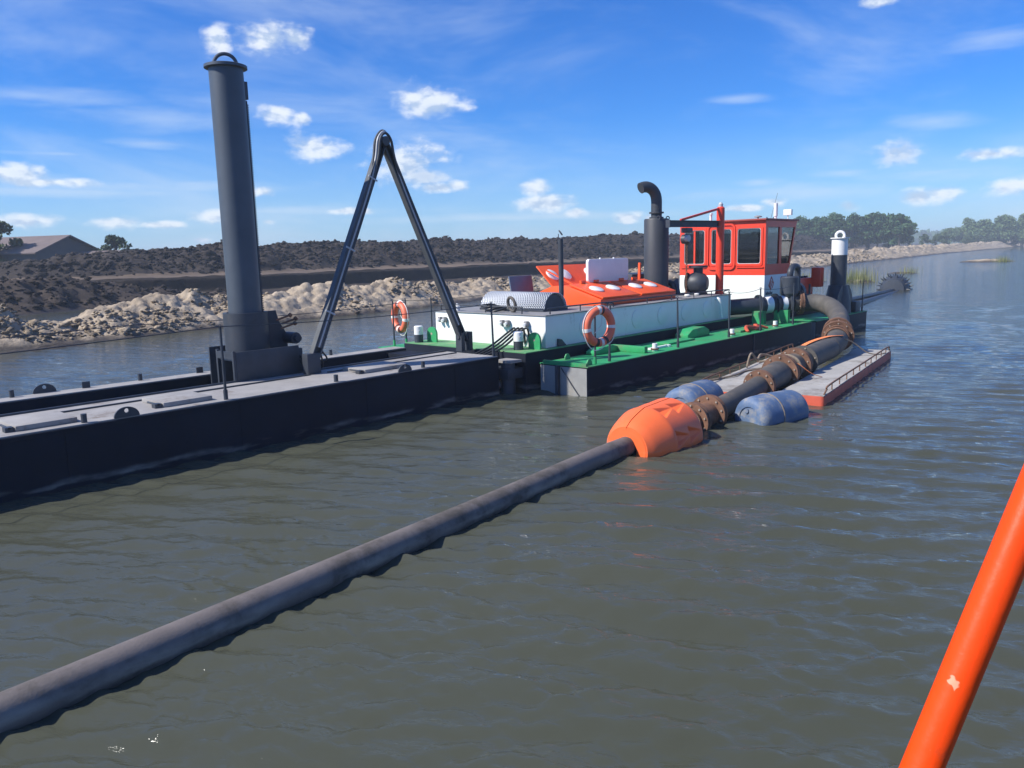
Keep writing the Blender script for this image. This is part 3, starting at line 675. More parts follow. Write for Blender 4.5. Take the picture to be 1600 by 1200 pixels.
# deckhouse
dh = MB().box(10.45, 17.3, 8.70, 11.5, .663, 1.216).build('deckhouse', M_white, DR, bevel=.008)
MB().box(10.43, 17.32, 8.68, 11.52, 1.217, 1.232).build('roof_plate', M_roofgrey, dh)
for x in (11.6, 12.45, 13.3, 14.25, 15.2, 16.15):
    MB().lathe([(0, 0), (0, .185), (.010, .185), (.014, .175), (.014, 0)], (x, 8.698, .95), (0, -1, 0), 36).build('porthole_cover', M_white, dh)
MB().tube(smooth_path([(16.55, 8.72, 1.16), (16.56, 8.62, 1.15), (16.60, 8.60, 1.0), (16.66, 8.60, .72)], 6), .035, 10).build('overflow_pipe', M_whitecap, dh)
MB().prism([(10.75, .664), (10.98, .664), (10.85, .78), (10.75, .80)], XZ, 8.66, 8.69).build('gusset', M_dark, dh)
for y in (9.10, 9.55, 9.68, 11.2, 11.32):
    L_ = MB().box(10.37, 10.44, y - .035, y + .035, 1.02, 1.12).build('wall_light', M_roofgrey, dh, bevel=.008)
    MB().cyl((10.33, y, 1.05), (10.37, y, 1.06), .03, n=12).build('lens', M_whitecap, L_)
MB().box(10.39, 10.44, 9.55, 9.68, 1.0, 1.02).build('cable_tray', M_hose, dh)
def roof_rail(x0, x1, y, posts):
    mb = MB().tube(smooth_path([(x0, y, 1.225), (x0, y, 1.30), (x0 + .06, y, 1.335), (x1 - .06, y, 1.335), (x1, y, 1.30), (x1, y, 1.225)], 5), .013, 8)
    for p in posts: mb.cyl((p, y, 1.225), (p, y, 1.33), .011, n=8)
    return mb.build('hand_rail', M_dark, dh)
roof_rail(10.68, 12.4, 8.78, (11.55,)); roof_rail(12.6, 17.1, 8.78, (13.8, 14.75, 15.7, 16.5)); 
MB().tube(smooth_path([(10.52, 10.2, 1.225), (10.52, 10.2, 1.33), (10.52, 10.25, 1.35), (10.52, 11.35, 1.35), (10.52, 11.4, 1.33), (10.52, 11.4, 1.225)], 5), .012, 8).build('hand_rail', M_dark, dh)
MB().tube(smooth_path([(10.52, 9.3, 1.225), (10.52, 9.3, 1.33), (10.52, 9.35, 1.35), (10.52, 10.0, 1.35), (10.52, 10.05, 1.33), (10.52, 10.05, 1.225)], 5), .012, 8).build('hand_rail', M_dark, dh)
for i in range(4):
    y = 9.0 + i * .10
    MB().tube(smooth_path([(10.43, y + .06, .72), (10.36, y + .03, .98), (10.2, y + .02, .98 - .01 * i), (9.8, y + .08, .74), (9.45, y + .2, .60)], 8), .018, 8).build('supply_hose', M_blackhose, DR)
# perforated half-round cover on the roof
mc = MB(); NN = 40
prof = [(11.38 + .33 * math.cos(t), 1.232 + .30 * math.sin(t) + .04) for t in np.linspace(0, math.pi, NN)]
vs = [(x, 9.22, z) for x, z in prof] + [(x, 10.84, z) for x, z in prof]
mc.add(vs, [(i, i + 1, NN + i + 1, NN + i) for i in range(NN - 1)])
cov = mc.build('perforated_cover', M_mesh, DR)
uvl = cov.data.uv_layers.new(name='UVMap')
for lp in cov.data.loops:
    vi = lp.vertex_index; uvl.data[lp.index].uv = (0.0 if cov.data.vertices[vi].co.y < (9.9 - 10) else 1.0, (vi % NN) / NN)
cov.modifiers.new('thick', 'SOLIDIFY').thickness = .012
MB().prism([(x, z) for x, z in [(11.38 + .30 * math.cos(t), 1.232 + .27 * math.sin(t) + .03) for t in np.linspace(0, math.pi, 24)]], XZ, 9.26, 9.29).build('open_end_shade', M_dark, cov)  # dark sheet painted in for the shade inside the cover's open end
MB().box(11.02, 11.74, 9.22, 10.84, 1.233, 1.272).build('cover_base', M_dark, cov)
# thin exhaust with rain flap
ex = MB().tube(smooth_path([(11.58, 9.45, 1.36), (11.70, 9.42, 1.38), (11.77, 9.40, 1.48), (11.78, 9.4, 1.7), (11.78, 9.4, 2.55)], 6), .048, 14).build('exhaust_pipe', M_dark, DR)
MB().cyl((11.765, 9.395, 2.655), (11.775, 9.385, 2.665), .058, n=18).cyl((11.74, 9.42, 2.54), (11.74, 9.42, 2.64), .008, n=6).build('rain_flap', M_dark, ex)
MB().prism([(11.98, 1.232), (12.70, 1.232), (12.72, 1.56), (12.66, 1.84), (11.96, 1.84), (12.02, 1.56)], XZ, 10.9, 10.93).build('instrument_panel', M_panelblue, DR, bevel=.006)
# orange engine hatch
eh = MB(); hx0, hx1 = 12.66, 15.5
poly = [(9.12, 1.233), (9.12, 1.36), (9.95, 1.615), (10.35, 1.615), (10.95, 1.40), (10.95, 1.233)]
eh.prism(poly, YZ, hx0, hx1); hatch_o = eh.build('engine_hatch', M_orange, DR, bevel=.006)
sl = Vector((0, .83, .255)).normalized(); up_ = Vector((0, -.255, .83)).normalized()
for x0, x1 in ((12.70, 14.02), (14.10, 15.46)):
    a = Vector((0, 9.10, 1.372)); b = Vector((0, 9.93, 1.627)); mb = MB()
    vs = []
    for x in (x0, x1):
        for p, h in ((a, 0), (b, 0), (b, .035), (a, .035)): vs.append(Vector((x, 0, 0)) + p + up_ * h)
    mb.add(vs, [(0, 1, 2, 3), (7, 6, 5, 4), (0, 4, 5, 1), (1, 5, 6, 2), (2, 6, 7, 3), (3, 7, 4, 0)])
    lid = mb.build('hatch_lid', M_orange, hatch_o, bevel=.006)
    for fx in (.28, .72):
        c = Vector((x0 + (x1 - x0) * fx, 0, 0)) + a.lerp(b, .52) + up_ * .036
        MB().lathe([(0, 0), (0, .155), (.016, .155), (.03, .135), (.035, 0)], c, up_, 28).build('vent_cap', M_whitecap, hatch_o)
    MB().bar(Vector((x0 + .35, 0, 0)) + b + up_ * .06, Vector((x0 + .5, 0, 0)) + b + up_ * .06, .05, .05).build('hinge', M_orange, hatch_o)
    MB().bar(Vector((x1 - .5, 0, 0)) + b + up_ * .06, Vector((x1 - .35, 0, 0)) + b + up_ * .06, .05, .05).build('hinge', M_orange, hatch_o)
# opened far lid leaning back, with its caps
fa = Vector((0, 10.36, 1.60)); fd = Vector((0, .52, .50)).normalized(); fn_ = Vector((0, -.50, .52)).normalized(); mb = MB(); vs = []
for x, sh in ((12.72, 0), (15.0, 0)):
    for p in (fa, fa + fd * .62, fa + fd * .62 - fn_ * .03, fa - fn_ * .03): vs.append(Vector((x, 0, 0)) + p)
mb.add(vs, [(0, 1, 2, 3), (7, 6, 5, 4), (0, 4, 5, 1), (1, 5, 6, 2), (2, 6, 7, 3), (3, 7, 4, 0)])
mb.build('open_lid', M_orange, hatch_o, bevel=.005)
for fx in (12.98, 13.42, 14.3): MB().lathe([(0, 0), (0, .155), (.016, .155), (.03, .13), (.034, 0)], Vector((fx, 0, 0)) + fa + fd * .33, fn_, 28).build('vent_cap', M_whitecap, hatch_o)
MB().bar((12.95, 9.98, 1.62), (12.82, 10.62, 1.93), .03, .03).bar((14.85, 9.98, 1.62), (14.95, 10.62, 1.93), .03, .03).bar((15.38, 10.0, 1.62), (15.40, 10.0, 2.02), .05, .05, (1, 0, 0)).build('lid_stay', M_orange, hatch_o)
wb = MB().prism(rrect(13.34, 14.82, 1.66, 2.14, .06), XZ, 9.92, 9.985).build('white_board', M_whitecap, hatch_o, bevel=.01)
for x in (13.80, 14.30): MB().cyl((x, 9.95, 2.13), (x, 9.95, 2.165), .022, n=12).build('board_knob', M_whitecap, hatch_o)
# big silencer with elbow
si = MB().lathe([(1.233, 0), (1.233, .285), (2.98, .285), (3.01, .27), (3.01, 0)], (16.1, 10.0, 0), (0, 0, 1), 40).build('silencer', M_silencer, DR)
MB().lathe([(3.01, .12), (3.01, .165), (3.05, .165), (3.05, .12)], (16.1, 10, 0), (0, 0, 1), 28).lathe([(3.13, .12), (3.13, .17), (3.165, .17), (3.165, .12)], (16.1, 10, 0), (0, 0, 1), 28).build('flange', M_silencer, si)
eb = [(16.1, 10, 3.0), (16.1, 10, 3.3), (16.1, 10, 3.42)] + [tuple(p) for p in arc((15.84, 10.13, 3.44), Vector((.9, -.43, 0)), (0, 0, 1), .29, .15, 2.05, 10)]
MB().tube(eb, .125, 24).build('exhaust_elbow', M_silencer, si)
for y, x in ((9.82, 15.9), (10.18, 16.3), (9.82, 16.3)): MB().torus((x, y, 3.02), (1, 0.2, 0), .04, .012, 12, 6).build('lifting_eye', M_silencer, si)
MB().box(15.62, 17.1, 10.35, 11.2, 1.233, 1.75).build('air_box', M_dark, DR, bevel=.02)
# ------------------------------------------------------------------ wheelhouse
WX0, WX1, WXT, WY0, WY1 = 19.1, 20.55, 21.0, 8.70, 11.12
wh = MB().box(WX0, WX1, WY0, WY1, .663, 1.60).build('wheelhouse', M_white, DR, bevel=.008)
XF = lambda z: WX1 + (WXT - WX1) * (z - 1.6) / 1.36
zs = (1.601, 1.87, 2.80, 2.96); th = .05
af = MB()            # aft wall, three openings
opn = [(10.36, 11.0), (9.6, 10.2), (8.80, 9.47)]
af.box(WX0, WX0 + th, WY0, WY1, zs[0], zs[1]).box(WX0, WX0 + th, WY0, WY1, zs[2], zs[3])
for a, b in ((8.70, 8.80), (9.47, 9.6), (10.2, 10.36), (11.0, 11.12)): af.box(WX0, WX0 + th, a, b, zs[1], zs[2])
af.build('aft_wall', M_red, wh)
for i, (a, b) in enumerate(opn):
    mb = MB(); ring2(mb, rrect(a - .035, b + .035, zs[1] - .035, zs[2] + .035, .07), rrect(a + .02, b - .02, zs[1] + .02, zs[2] - .02, .06), YZ, WX0 - .018, WX0 + .02)
    mb.build('window_frame', M_red, wh)
    mb = MB(); ring2(mb, rrect(a + .019, b - .019, zs[1] + .019, zs[2] - .019, .06), rrect(a + .034, b - .034, zs[1] + .034, zs[2] - .034, .055), YZ, WX0 - .008, WX0 + .015)
    mb.build('window_gasket', M_hose, wh)
    MB().box(WX0 + .018, WX0 + .026, a - .02, b + .02, zs[1] - .02, zs[2] + .02).build('window_pane', M_glass, wh)
mb = MB(); ring2(mb, rrect(9.50, 10.30, 1.74, 2.92, .14), rrect(9.545, 10.255, 1.785, 2.875, .11), YZ, WX0 - .04, WX0 - .001); mb.build('door_surround', M_red, wh)
MB().box(WX0 - .03, WX0 - .001, 8.74, 9.46, 1.79, 1.82).box(WX0 - .03, WX0 - .001, 10.33, 11.06, 1.79, 1.82).build('drip_rail', M_red, wh)
MB().box(WX0 + .002, WX0 + .03, 10.66, 10.71, 1.87, 2.80).build('mullion', M_red, wh)
for ys, nm in (((WY0, WY0 + th), 'side_wall'), ((WY1 - th, WY1), 'side_wall')):
    y0, y1 = ys; mb = MB()
    mb.prism([(WX0 + th, zs[0]), (XF(zs[0]), zs[0]), (XF(zs[1]), zs[1]), (WX0 + th, zs[1])], XZ, y0, y1)
    mb.prism([(WX0 + th, zs[2]), (XF(zs[2]), zs[2]), (XF(zs[3]), zs[3]), (WX0 + th, zs[3])], XZ, y0, y1)
    for u0, u1, v0, v1 in ((WX0 + th, WX0 + .12, WX0 + th, WX0 + .12), (19.92, 20.06, 19.92, 20.06), (XF(zs[1]) - .07, XF(zs[1]), XF(zs[2]) - .07, XF(zs[2]))):
        mb.prism([(u0, zs[1]), (u1, zs[1]), (v1, zs[2]), (v0, zs[2])], XZ, y0, y1)
    sw = mb.build(nm, M_red, wh)
    ym = (y0 + y1) / 2
    MB().prism([(19.21, zs[1] - .015), (19.93, zs[1] - .015), (19.93, zs[2] + .015), (19.21, zs[2] + .015)], XZ, ym - .004, ym + .004).build('window_pane', M_glass, wh)
    MB().prism([(20.05, zs[1] - .015), (XF(zs[1]) - .06, zs[1] - .015), (XF(zs[2]) - .06, zs[2] + .015), (20.05, zs[2] + .015)], XZ, ym - .004, ym + .004).build('window_pane', M_glass, wh)
fw = MB()
def fpt(y, z, d): return (XF(z) + d, y, z)
for z0, z1 in ((zs[0], zs[1]), (zs[2], zs[3])):
    fw.add([fpt(WY0 + th, z0, -.05), fpt(WY1 - th, z0, -.05), fpt(WY1 - th, z1, -.05), fpt(WY0 + th, z1, -.05), fpt(WY0 + th, z0, 0), fpt(WY1 - th, z0, 0), fpt(WY1 - th, z1, 0), fpt(WY0 + th, z1, 0)],
           [(0, 1, 2, 3), (7, 6, 5, 4), (0, 4, 5, 1), (1, 5, 6, 2), (2, 6, 7, 3), (3, 7, 4, 0)])
for y in (9.5, 10.32): fw.bar(fpt(y, zs[1], -.025), fpt(y, zs[2], -.025), .08, .05, (1, 0, 0))
fw.build('front_wall', M_red, wh)
for a, b in ((8.75, 9.46), (9.54, 10.28), (10.36, 11.07)):
    mb = MB(); mb.add([fpt(a, zs[1] - .01, -.03), fpt(b, zs[1] - .01, -.03), fpt(b, zs[2] + .01, -.03), fpt(a, zs[2] + .01, -.03), fpt(a, zs[1] - .01, -.022), fpt(b, zs[1] - .01, -.022), fpt(b, zs[2] + .01, -.022), fpt(a, zs[2] + .01, -.022)],
           [(0, 1, 2, 3), (7, 6, 5, 4), (0, 4, 5, 1), (1, 5, 6, 2), (2, 6, 7, 3), (3, 7, 4, 0)]); mb.build('window_pane', M_glass, wh)
MB().box(19.02, 21.06, 8.66, 11.16, 2.962, 3.01).build('roof', M_redroof, wh, bevel=.012)
MB().box(WX0 + .06, WX1 - .02, WY0 + .06, WY1 - .06, 1.602, 1.63).build('cabin_floor', M_dark, wh)
MB().box(20.3, 20.62, WY0 + .1, WY1 - .1, 1.63, 2.0).build('control_desk', M_dark, wh, bevel=.02)
MB().cyl((20.55, 9.1, 3.01), (20.55, 9.1, 3.10), .035, n=10).cyl((20.55, 9.1, 3.10), (20.55, 9.1, 3.44), .052, n=16).build('antenna_tube', M_whitecap, wh)
MB().cyl((20.68, 9.3, 3.01), (20.86, 9.2, 3.72), .005, n=6).build('whip_antenna', M_dark, wh)
MB().cyl((20.75, 8.85, 3.01), (20.75, 8.85, 3.12), .012, n=8).box(20.70, 20.79, 8.74, 8.96, 3.12, 3.27).build('work_light', M_whitecap, wh, bevel=.012)
MB().cyl((19.5, 9.1, 3.01), (19.5, 9.1, 3.05), .02, n=10).lathe([(0, .02), (.01, .10), (.03, .095), (.05, .05), (.055, 0)], (19.5, 9.1, 3.05), (0, 0, 1), 20).build('satellite_dome', M_roofgrey, wh)
MB().tube(smooth_path([(19.35, 10.35, 3.01), (19.35, 10.35, 3.14), (19.33, 10.33, 3.19), (19.28, 10.28, 3.19)], 5), .035, 12).build('vent_pipe', M_whitecap, wh)
for x in (19.8, 20.2): MB().torus((x, 9.0, 3.012), (0, 1, 0), .045, .008, 14, 6, math.pi, 0).build('roof_eye', M_dark, wh)
# emblem and lettering on the shaded side of the wheelhouse: nested diamond chevrons, a dark name line and a smaller line below
lg = MB(); yy0, yy1 = 8.692, 8.699; cx = 19.50
def stroke(p, q, wd): d_ = (Vector((q[0] - p[0], q[1] - p[1]))).normalized(); n_ = Vector((-d_.y, d_.x)) * wd / 2; lg.prism([(p[0] + n_.x, p[1] + n_.y), (p[0] - n_.x, p[1] - n_.y), (q[0] - n_.x, q[1] - n_.y), (q[0] + n_.x, q[1] + n_.y)], XZ, yy0, yy1)
stroke((cx - .15, 1.33), (cx, 1.55), .03); stroke((cx, 1.55), (cx + .14, 1.37), .03); stroke((cx - .15, 1.335), (cx - .02, 1.21), .03)
stroke((cx - .09, 1.32), (cx, 1.45), .03); stroke((cx - .09, 1.325), (cx, 1.23), .025); stroke((cx - .02, 1.30), (cx + .08, 1.43), .03); stroke((cx + .05, 1.26), (cx + .12, 1.36), .025)
lg.build('emblem', M_logo, wh)
lg = MB(); x = 19.19
for hgt, wdt in ((.085, .012), (.06, .03), (.085, .012), (.07, .03), (.05, .035), (.085, .012), (.085, .012), (.06, .03), (.07, .03)):
    lg.box(x, x + wdt, yy0, yy1, 1.10, 1.10 + hgt); x += wdt + .022
x = 19.36
for k in range(7): lg.box(x, x + .022, yy0, yy1, 1.02, 1.05); x += .034
lg.build('lettering', M_ink, wh)
# ------------------------------------------------------------------ deck fittings
def big_bollard(x, y, z, s=1.0):
    b_ = MB().cyl((x, y, z), (x, y, z + .15), .085, n=20).build('bollard', M_dark, DR)
    MB().lathe([(.15, .0), (.15, .086), (.30, .086), (.315, .07), (.315, 0)], (x, y, z), (0, 0, 1), 20).build('bollard_cap', M_whitecap, b_)
    MB().cyl((x - .09, y - .1, z + .22), (x + .02, y - .05, z + .22), .012, n=8).build('pin', M_hose, b_)
def half_lug(x, y, z, r=.13):
    mb = MB(); mb.prism([(y - r, z), (y + r, z)] + [(y + r * math.cos(t), z + .16 + r * math.sin(t)) for t in np.linspace(0, math.pi, 14)], YZ, x - .02, x + .02); l_ = mb.build('pad_eye', M_green, DR)
    MB().cyl((x - .022, y, z + .16), (x + .022, y, z + .16), .022, n=12).build('pin', M_bolt, l_)
big_bollard(10.05, 8.98, .662); half_lug(10.25, 8.78, .662); big_bollard(9.95, 11.45, .662); half_lug(10.12, 11.25, .662)
for x in (12.3, 15.32, 17.45):
    b_ = MB().cyl((x, 7.66, .484), (x, 7.66, .53), .052, n=14).cyl((x, 7.66, .53), (x, 7.66, .62), .048, n=14).build('bollard', M_whitecap, DR)
    MB().torus((x, 7.66, .52), (0, 0, 1), .06, .016, 16, 6).build('mooring_turn', M_rust, b_)
MB().box(11.9, 12.0, 7.62, 8.35, .486, .60).build('cross_bar', M_green, DR, bevel=.01)
MB().prism([(11.2, .486), (12.0, .486), (12.0, .56), (11.75, .62), (11.35, .60), (11.2, .54)], XZ, 8.2, 8.4).build('deck_step', M_green, DR, bevel=.01)
bn = MB().box(12.35, 12.95, 7.78, 7.84, .486, .52).build('white_bar', M_whitecap, DR)
MB().cyl((12.98, 7.80, .486), (12.98, 7.80, .52), .06, n=16).build('base_ring', M_whitecap, DR)
MB().prism([(14.3, .486), (15.2, .486), (15.2, .60), (15.0, .68), (14.5, .66), (14.3, .56)], XZ, 8.12, 8.42).build('deck_step', M_green, DR, bevel=.01)
MB().box(13.2, 14.2, 7.9, 8.2, .486, .52).build('hatch_cover', M_green, DR, bevel=.008); MB().box(15.9, 16.8, 7.75, 8.05, .486, .53).build('hatch_cover', M_green, DR, bevel=.008)
for x, dx in ((10.33, 0.0), (10.73, .03), (12.95, -.04), (14.98, -.02), (16.45, -.03), (18.2, 0)):
    rail_post(DR, x, 7.56, .484, .93, dx, .0, M_green if x in (10.33,) else M_dark)
tops = [(10.76, 7.56, 1.41), (12.91, 7.56, 1.41), (14.96, 7.56, 1.41), (16.42, 7.56, 1.41), (18.2, 7.56, 1.41)]
wm = MB()
for a, b in zip(tops, tops[1:]): wm.tube(sag(a, b, .05), .005, 6)
wm.build('railing_wire', M_dark, DR)
for x, dx in ((10.3, 0), (10.62, .02), (11.35, 0), (13.5, 0), (15.6, 0)): rail_post(DR, x, 12.62, .484, .93, dx, 0, M_green if x < 10.7 else M_dark)
MB().tube(sag((10.3, 12.62, 1.41), (13.5, 12.62, 1.41), .05), .005, 6).tube(sag((13.5, 12.62, 1.41), (15.6, 12.62, 1.41), .05), .005, 6).build('railing_wire', M_dark, DR)
# coupling between barge and dredger
MB().cyl((9.52, 8.75, -.5), (9.52, 8.75, .52), .12, n=22).build('coupling_post', M_dark, DR)
MB().box(9.38, 9.75, 8.62, 9.1, .25, .42).build('coupling_bracket', M_dark, DR, bevel=.015)
MB().box(9.38, 9.75, 10.9, 11.3, .25, .42).build('coupling_bracket', M_dark, DR, bevel=.015)
MB().cyl((9.36, 8.9, .14), (9.76, 9.0, .14), .07, n=14).build('coupling_pin', M_hose, DR)
MB().box(9.42, 9.70, 8.6, 8.95, .52, .56).build('top_plate', M_deck, DR)
# ship-side discharge pipe, valve and gooseneck
P0_, P1_ = Vector((17.25, 9.05, .88)), Vector((18.95, 7.75, .95)); PD = (P1_ - P0_).normalized()
dp = MB().tube([P0_ - PD * .5, P0_, P1_], .19, 30).build('discharge_pipe', M_dark, DR)
for f_ in (.50, .70, .86): MB().lathe([(0, .185), (0, .255), (.05, .255), (.05, .185)], P0_.lerp(P1_, f_), PD, 28).build('flange', M_dark, dp)
MB().box(17.85, 17.97, 8.12, 8.42, .486, .80).build('pipe_saddle', M_green, dp)
MB().box(18.35, 18.47, 7.75, 8.1, .486, .80).build('pipe_saddle', M_green, dp)
MB().cyl(P0_.lerp(P1_, .58), P0_.lerp(P1_, .66), .197, n=30).build('pipe_band', M_whitecap, dp)
MB().cyl(P0_.lerp(P1_, .77), P0_.lerp(P1_, .83), .197, n=30).build('pipe_band', M_whitecap, dp)
vc = MB().lathe([(0, 0), (0, .14), (.10, .20), (.12, .215), (.50, .215), (.53, .19), (.53, 0)], (18.74, 7.9, 1.06), (0, 0, 1), 28).build('valve_housing', M_dark, DR)
MB().tube(smooth_path([(18.82, 7.92, 1.57), (18.82, 7.92, 1.70), (18.96, 7.92, 1.81), (19.16, 7.92, 1.81), (19.3, 7.94, 1.70), (19.3, 7.94, .95)], 6), .075, 14).build('gooseneck', M_dark, vc)
MB().cyl((19.45, 8.1, 1.15), (19.6, 8.1, 1.15), .28, n=28).build('pulley_guard', M_dark, vc)
# red pump unit and dark gantry towards the bow
pu = thing('pump_motor', 'red motor unit with upright red exhaust standing at the bow', 'motor', (20.9, 8.6, .65))
MB().box(20.62, 21.55, 8.42, 9.1, .95, 1.46).build('housing', M_red, pu, bevel=.03); MB().box(20.5, 21.65, 8.40, 9.15, .65, .94).build('base_frame', M_dark, pu)
MB().cyl((20.42, 8.78, 1.2), (20.6, 8.78, 1.2), .32, n=28).build('flywheel_cover', M_redroof, pu)
MB().box(21.45, 21.72, 8.2, 8.45, 1.20, 1.72).build('exhaust_box', M_red, pu, bevel=.02)
for x in (20.75, 21.0, 21.25): MB().box(x, x + .1, 8.5, 8.6, 1.463, 1.51).build('filler_cap', M_dark, pu)
MB().cyl((21.0, 8.3, .65), (21.0, 8.3, 1.3), .03, n=8).build('control_lever', M_dark, pu)
MB().prism([(21.6, .65), (25.5, .35), (25.5, .62), (21.6, 1.15)], XZ, 9.4, 10.9).build('ladder_well_cover', M_dark, DR, bevel=.02)
# ------------------------------------------------------------------ davit crane on the deckhouse roof
dv = thing('davit_crane', 'slim red davit crane with dark beam and chain hoist on white deckhouse roof', 'crane', (17.2, 8.95, 1.23))
MB().lathe([(1.233, 0), (1.233, .10), (1.27, .10), (1.27, .092), (3.22, .092), (3.25, .07), (3.25, 0)], (17.2, 8.95, 0), (0, 0, 1), 28).build('column', M_red, dv)
MB().lathe([(0, .05), (.06, .055), (.10, .03), (.11, 0)], (17.2, 8.95, 3.25), (0, 0, 1), 16).build('pivot_cap', M_hose, dv)
BD = Vector((-.985, .17, 0)); b0 = Vector((17.2, 8.95, 2.86)); b1 = b0 + BD * 1.85
mb = MB(); up3 = Vector((0, 0, 1))
mb.bar(b0 + up3 * .065, b1 + up3 * .065, .11, .018).bar(b0 - up3 * .065, b1 - up3 * .065, .11, .018).bar(b0, b1, .016, .13)
mb.bar(b1 - BD * .01 - up3 * .085, b1 - BD * .01 + up3 * .085, .12, .02, BD); mb.build('beam', M_dark, dv)
MB().bar(b0 + BD * 1.42 + up3 * .08, b0 + up3 * .36, .05, .05).build('brace', M_red, dv, bevel=.005)
tp = b0 + BD * 1.20
MB().box(tp.x - .13, tp.x + .13, tp.y - .08, tp.y + .08, 2.66, 2.77).build('trolley', M_dark, dv, bevel=.02)
MB().cyl((tp.x, tp.y - .10, 2.52), (tp.x, tp.y + .10, 2.52), .105, n=22).build('hoist_body', M_dark, dv)
MB().cyl((tp.x - .09, tp.y - .11, 2.54), (tp.x - .09, tp.y - .03, 2.54), .075, n=18).build('hoist_cover', M_hose, dv)
ch = MB()
for i in range(30):
    z = 2.40 - i * .036; ch.torus((tp.x, tp.y, z), (1, 0, 0) if i % 2 else (0, 1, 0), .020, .008, 8, 5)
ch.build('chain', M_rust, dv)
MB().cyl((tp.x, tp.y, 1.26), (tp.x, tp.y, 1.34), .03, n=10).torus((tp.x, tp.y, 1.30), (0, 1, 0), .035, .01, 10, 6).build('hook_block', M_rust, dv)
# spare pump standing on the roof
pb = thing('spare_pump', 'black round pump with flat flange stored on the deckhouse roof by the red column', 'pump', (16.75, 9.3, 1.23))
MB().lathe([(0, 0), (0, .12), (.05, .2), (.15, .245), (.32, .255), (.42, .22), (.5, .14), (.5, 0)], (16.72, 9.55, 1.50), (.25, -.97, 0), 30).build('casing', M_dark, pb)
MB().cyl((16.82, 9.30, 1.68), (16.82, 9.30, 1.86), .11, n=22).lathe([(0, 0), (0, .22), (.05, .22), (.05, 0)], (16.82, 9.30, 1.86), (0, 0, 1), 26).build('inlet_flange', M_dark, pb)
MB().torus((16.72, 9.52, 1.52), (.25, -.97, 0), .2, .03, 24, 8).build('rusty_band', M_rust, pb)
MB().box(16.5, 17.0, 9.15, 9.65, 1.233, 1.28).build('skid', M_dark, pb)
MB().prism([(9.62, 1.24), (9.95, 1.24), (9.9, 1.5), (9.7, 1.62)], YZ, 16.55, 16.58).build('cover_plate', M_panelblue, pb)
tag(MB().tube(smooth_path([(16.5, 9.75, 1.25), (16.5, 9.78, 1.45), (16.52, 9.9, 1.52), (16.55, 10.0, 1.45)], 6), .07, 14).build('pipe_stub', M_dark), 'short bent dark pipe on the roof between silencer and spare pump', 'pipe')
# clutter on the aft roof edge
hc = MB()
for i in range(4): hc.torus((10.78 + .05 * i, 10.15 + .12 * i, 1.262 + .02 * i), (.1 * (i - 1.5), .15, 1), .17 - .012 * i, .022, 26, 8)
tag(hc.build('hose_coil', M_blackhose), 'dark coil of hose lying on the aft edge of the deckhouse roof', 'hose')
tag(MB().torus((10.72, 9.72, 1.38), (.9, -.3, .2), .13, .028, 26, 8).build('rubber_ring', M_rubber), 'grey rubber ring leaning on the perforated cover', 'ring')
tag(MB().lathe([(0, 0), (0, .05), (.09, .05), (.11, .02), (.14, .02), (.14, 0)], (10.62, 11.05, 1.232), (0, 0, 1), 16).build('small_can', M_whitecap), 'small white can on the far corner of the deckhouse roof', 'can')
for k, lb_ in ((0, 'crumpled white rag on the roof edge beside the orange engine hatch'), (3, 'crumpled white rag on the roof edge nearest the red crane column')):
    bm_ = MB(); xx, yy = 16.0 + k * .17, 9.12 + .05 * (k % 2); bm_.lathe([(0, 0), (0, .05), (.03, .07), (.055, .05), (.065, 0)], (xx, yy, 1.232), (0, 0, 1), 10)
    o = bm_.build('rag', M_tape); tag(o, lb_, 'rag', 'white rags on the deckhouse roof')

# ------------------------------------------------------------------ lifebuoys
def lifebuoy(c, phi, label, tilt=0.0):
    c = Vector(c); n = Vector((-math.sin(phi), math.cos(phi), 0)); u = Vector((math.cos(phi), math.sin(phi), 0)); v = Vector((0, 0, 1))
    t = thing('lifebuoy', label, 'lifebuoy', c, 'lifebuoys on the railings')
    MB().tube([c + (u * math.cos(a) + v * math.sin(a)) * .262 for a in np.linspace(0, 2 * math.pi, 48)[:-1]], .070, 14, True).build('ring', M_ring, t)
    def band(a, wd_, m, nm):
        MB().tube([c + (u * math.cos(a + q) + v * math.sin(a + q)) * .262 for q in np.linspace(-wd_, wd_, 5)], .0725, 14).build(nm, m, t)
    for a in (-.05, 1.65, 3.3, 4.85): band(a, .10, M_tape, 'reflective_band')
    band(1.40, .07, M_blacktape, 'black_strap'); band(4.45, .11, M_blacktape, 'black_strap'); band(5.2, .1, M_blacktape, 'black_strap')
    pts = []
    for i in range(49):
        a = 2 * math.pi * i / 48 + .4; k = abs(math.sin(2 * (a - .4))) ; pts.append(c + (u * math.cos(a) + v * math.sin(a)) * (.332 + .012 * k) + n * -.01 - v * (.05 * k if math.sin(a) < -.3 else 0))
    MB().tube(pts, .008, 6).build('grab_rope', M_tape, t)
    MB().tube([c + u * .05 + v * .2 - n * .02, c + u * .03 + v * .02 - n * .03, c + u * -.12 - v * .1 - n * .03], .006, 6).build('line', M_tape, t)
    return t
lifebuoy((10.36, 7.50, 1.10), R_(-13), 'faded orange lifebuoy with white bands on the near railing')
lifebuoy((10.45, 12.58, 1.07), R_(76), 'faded orange lifebuoy seen edge-on at the far railing')

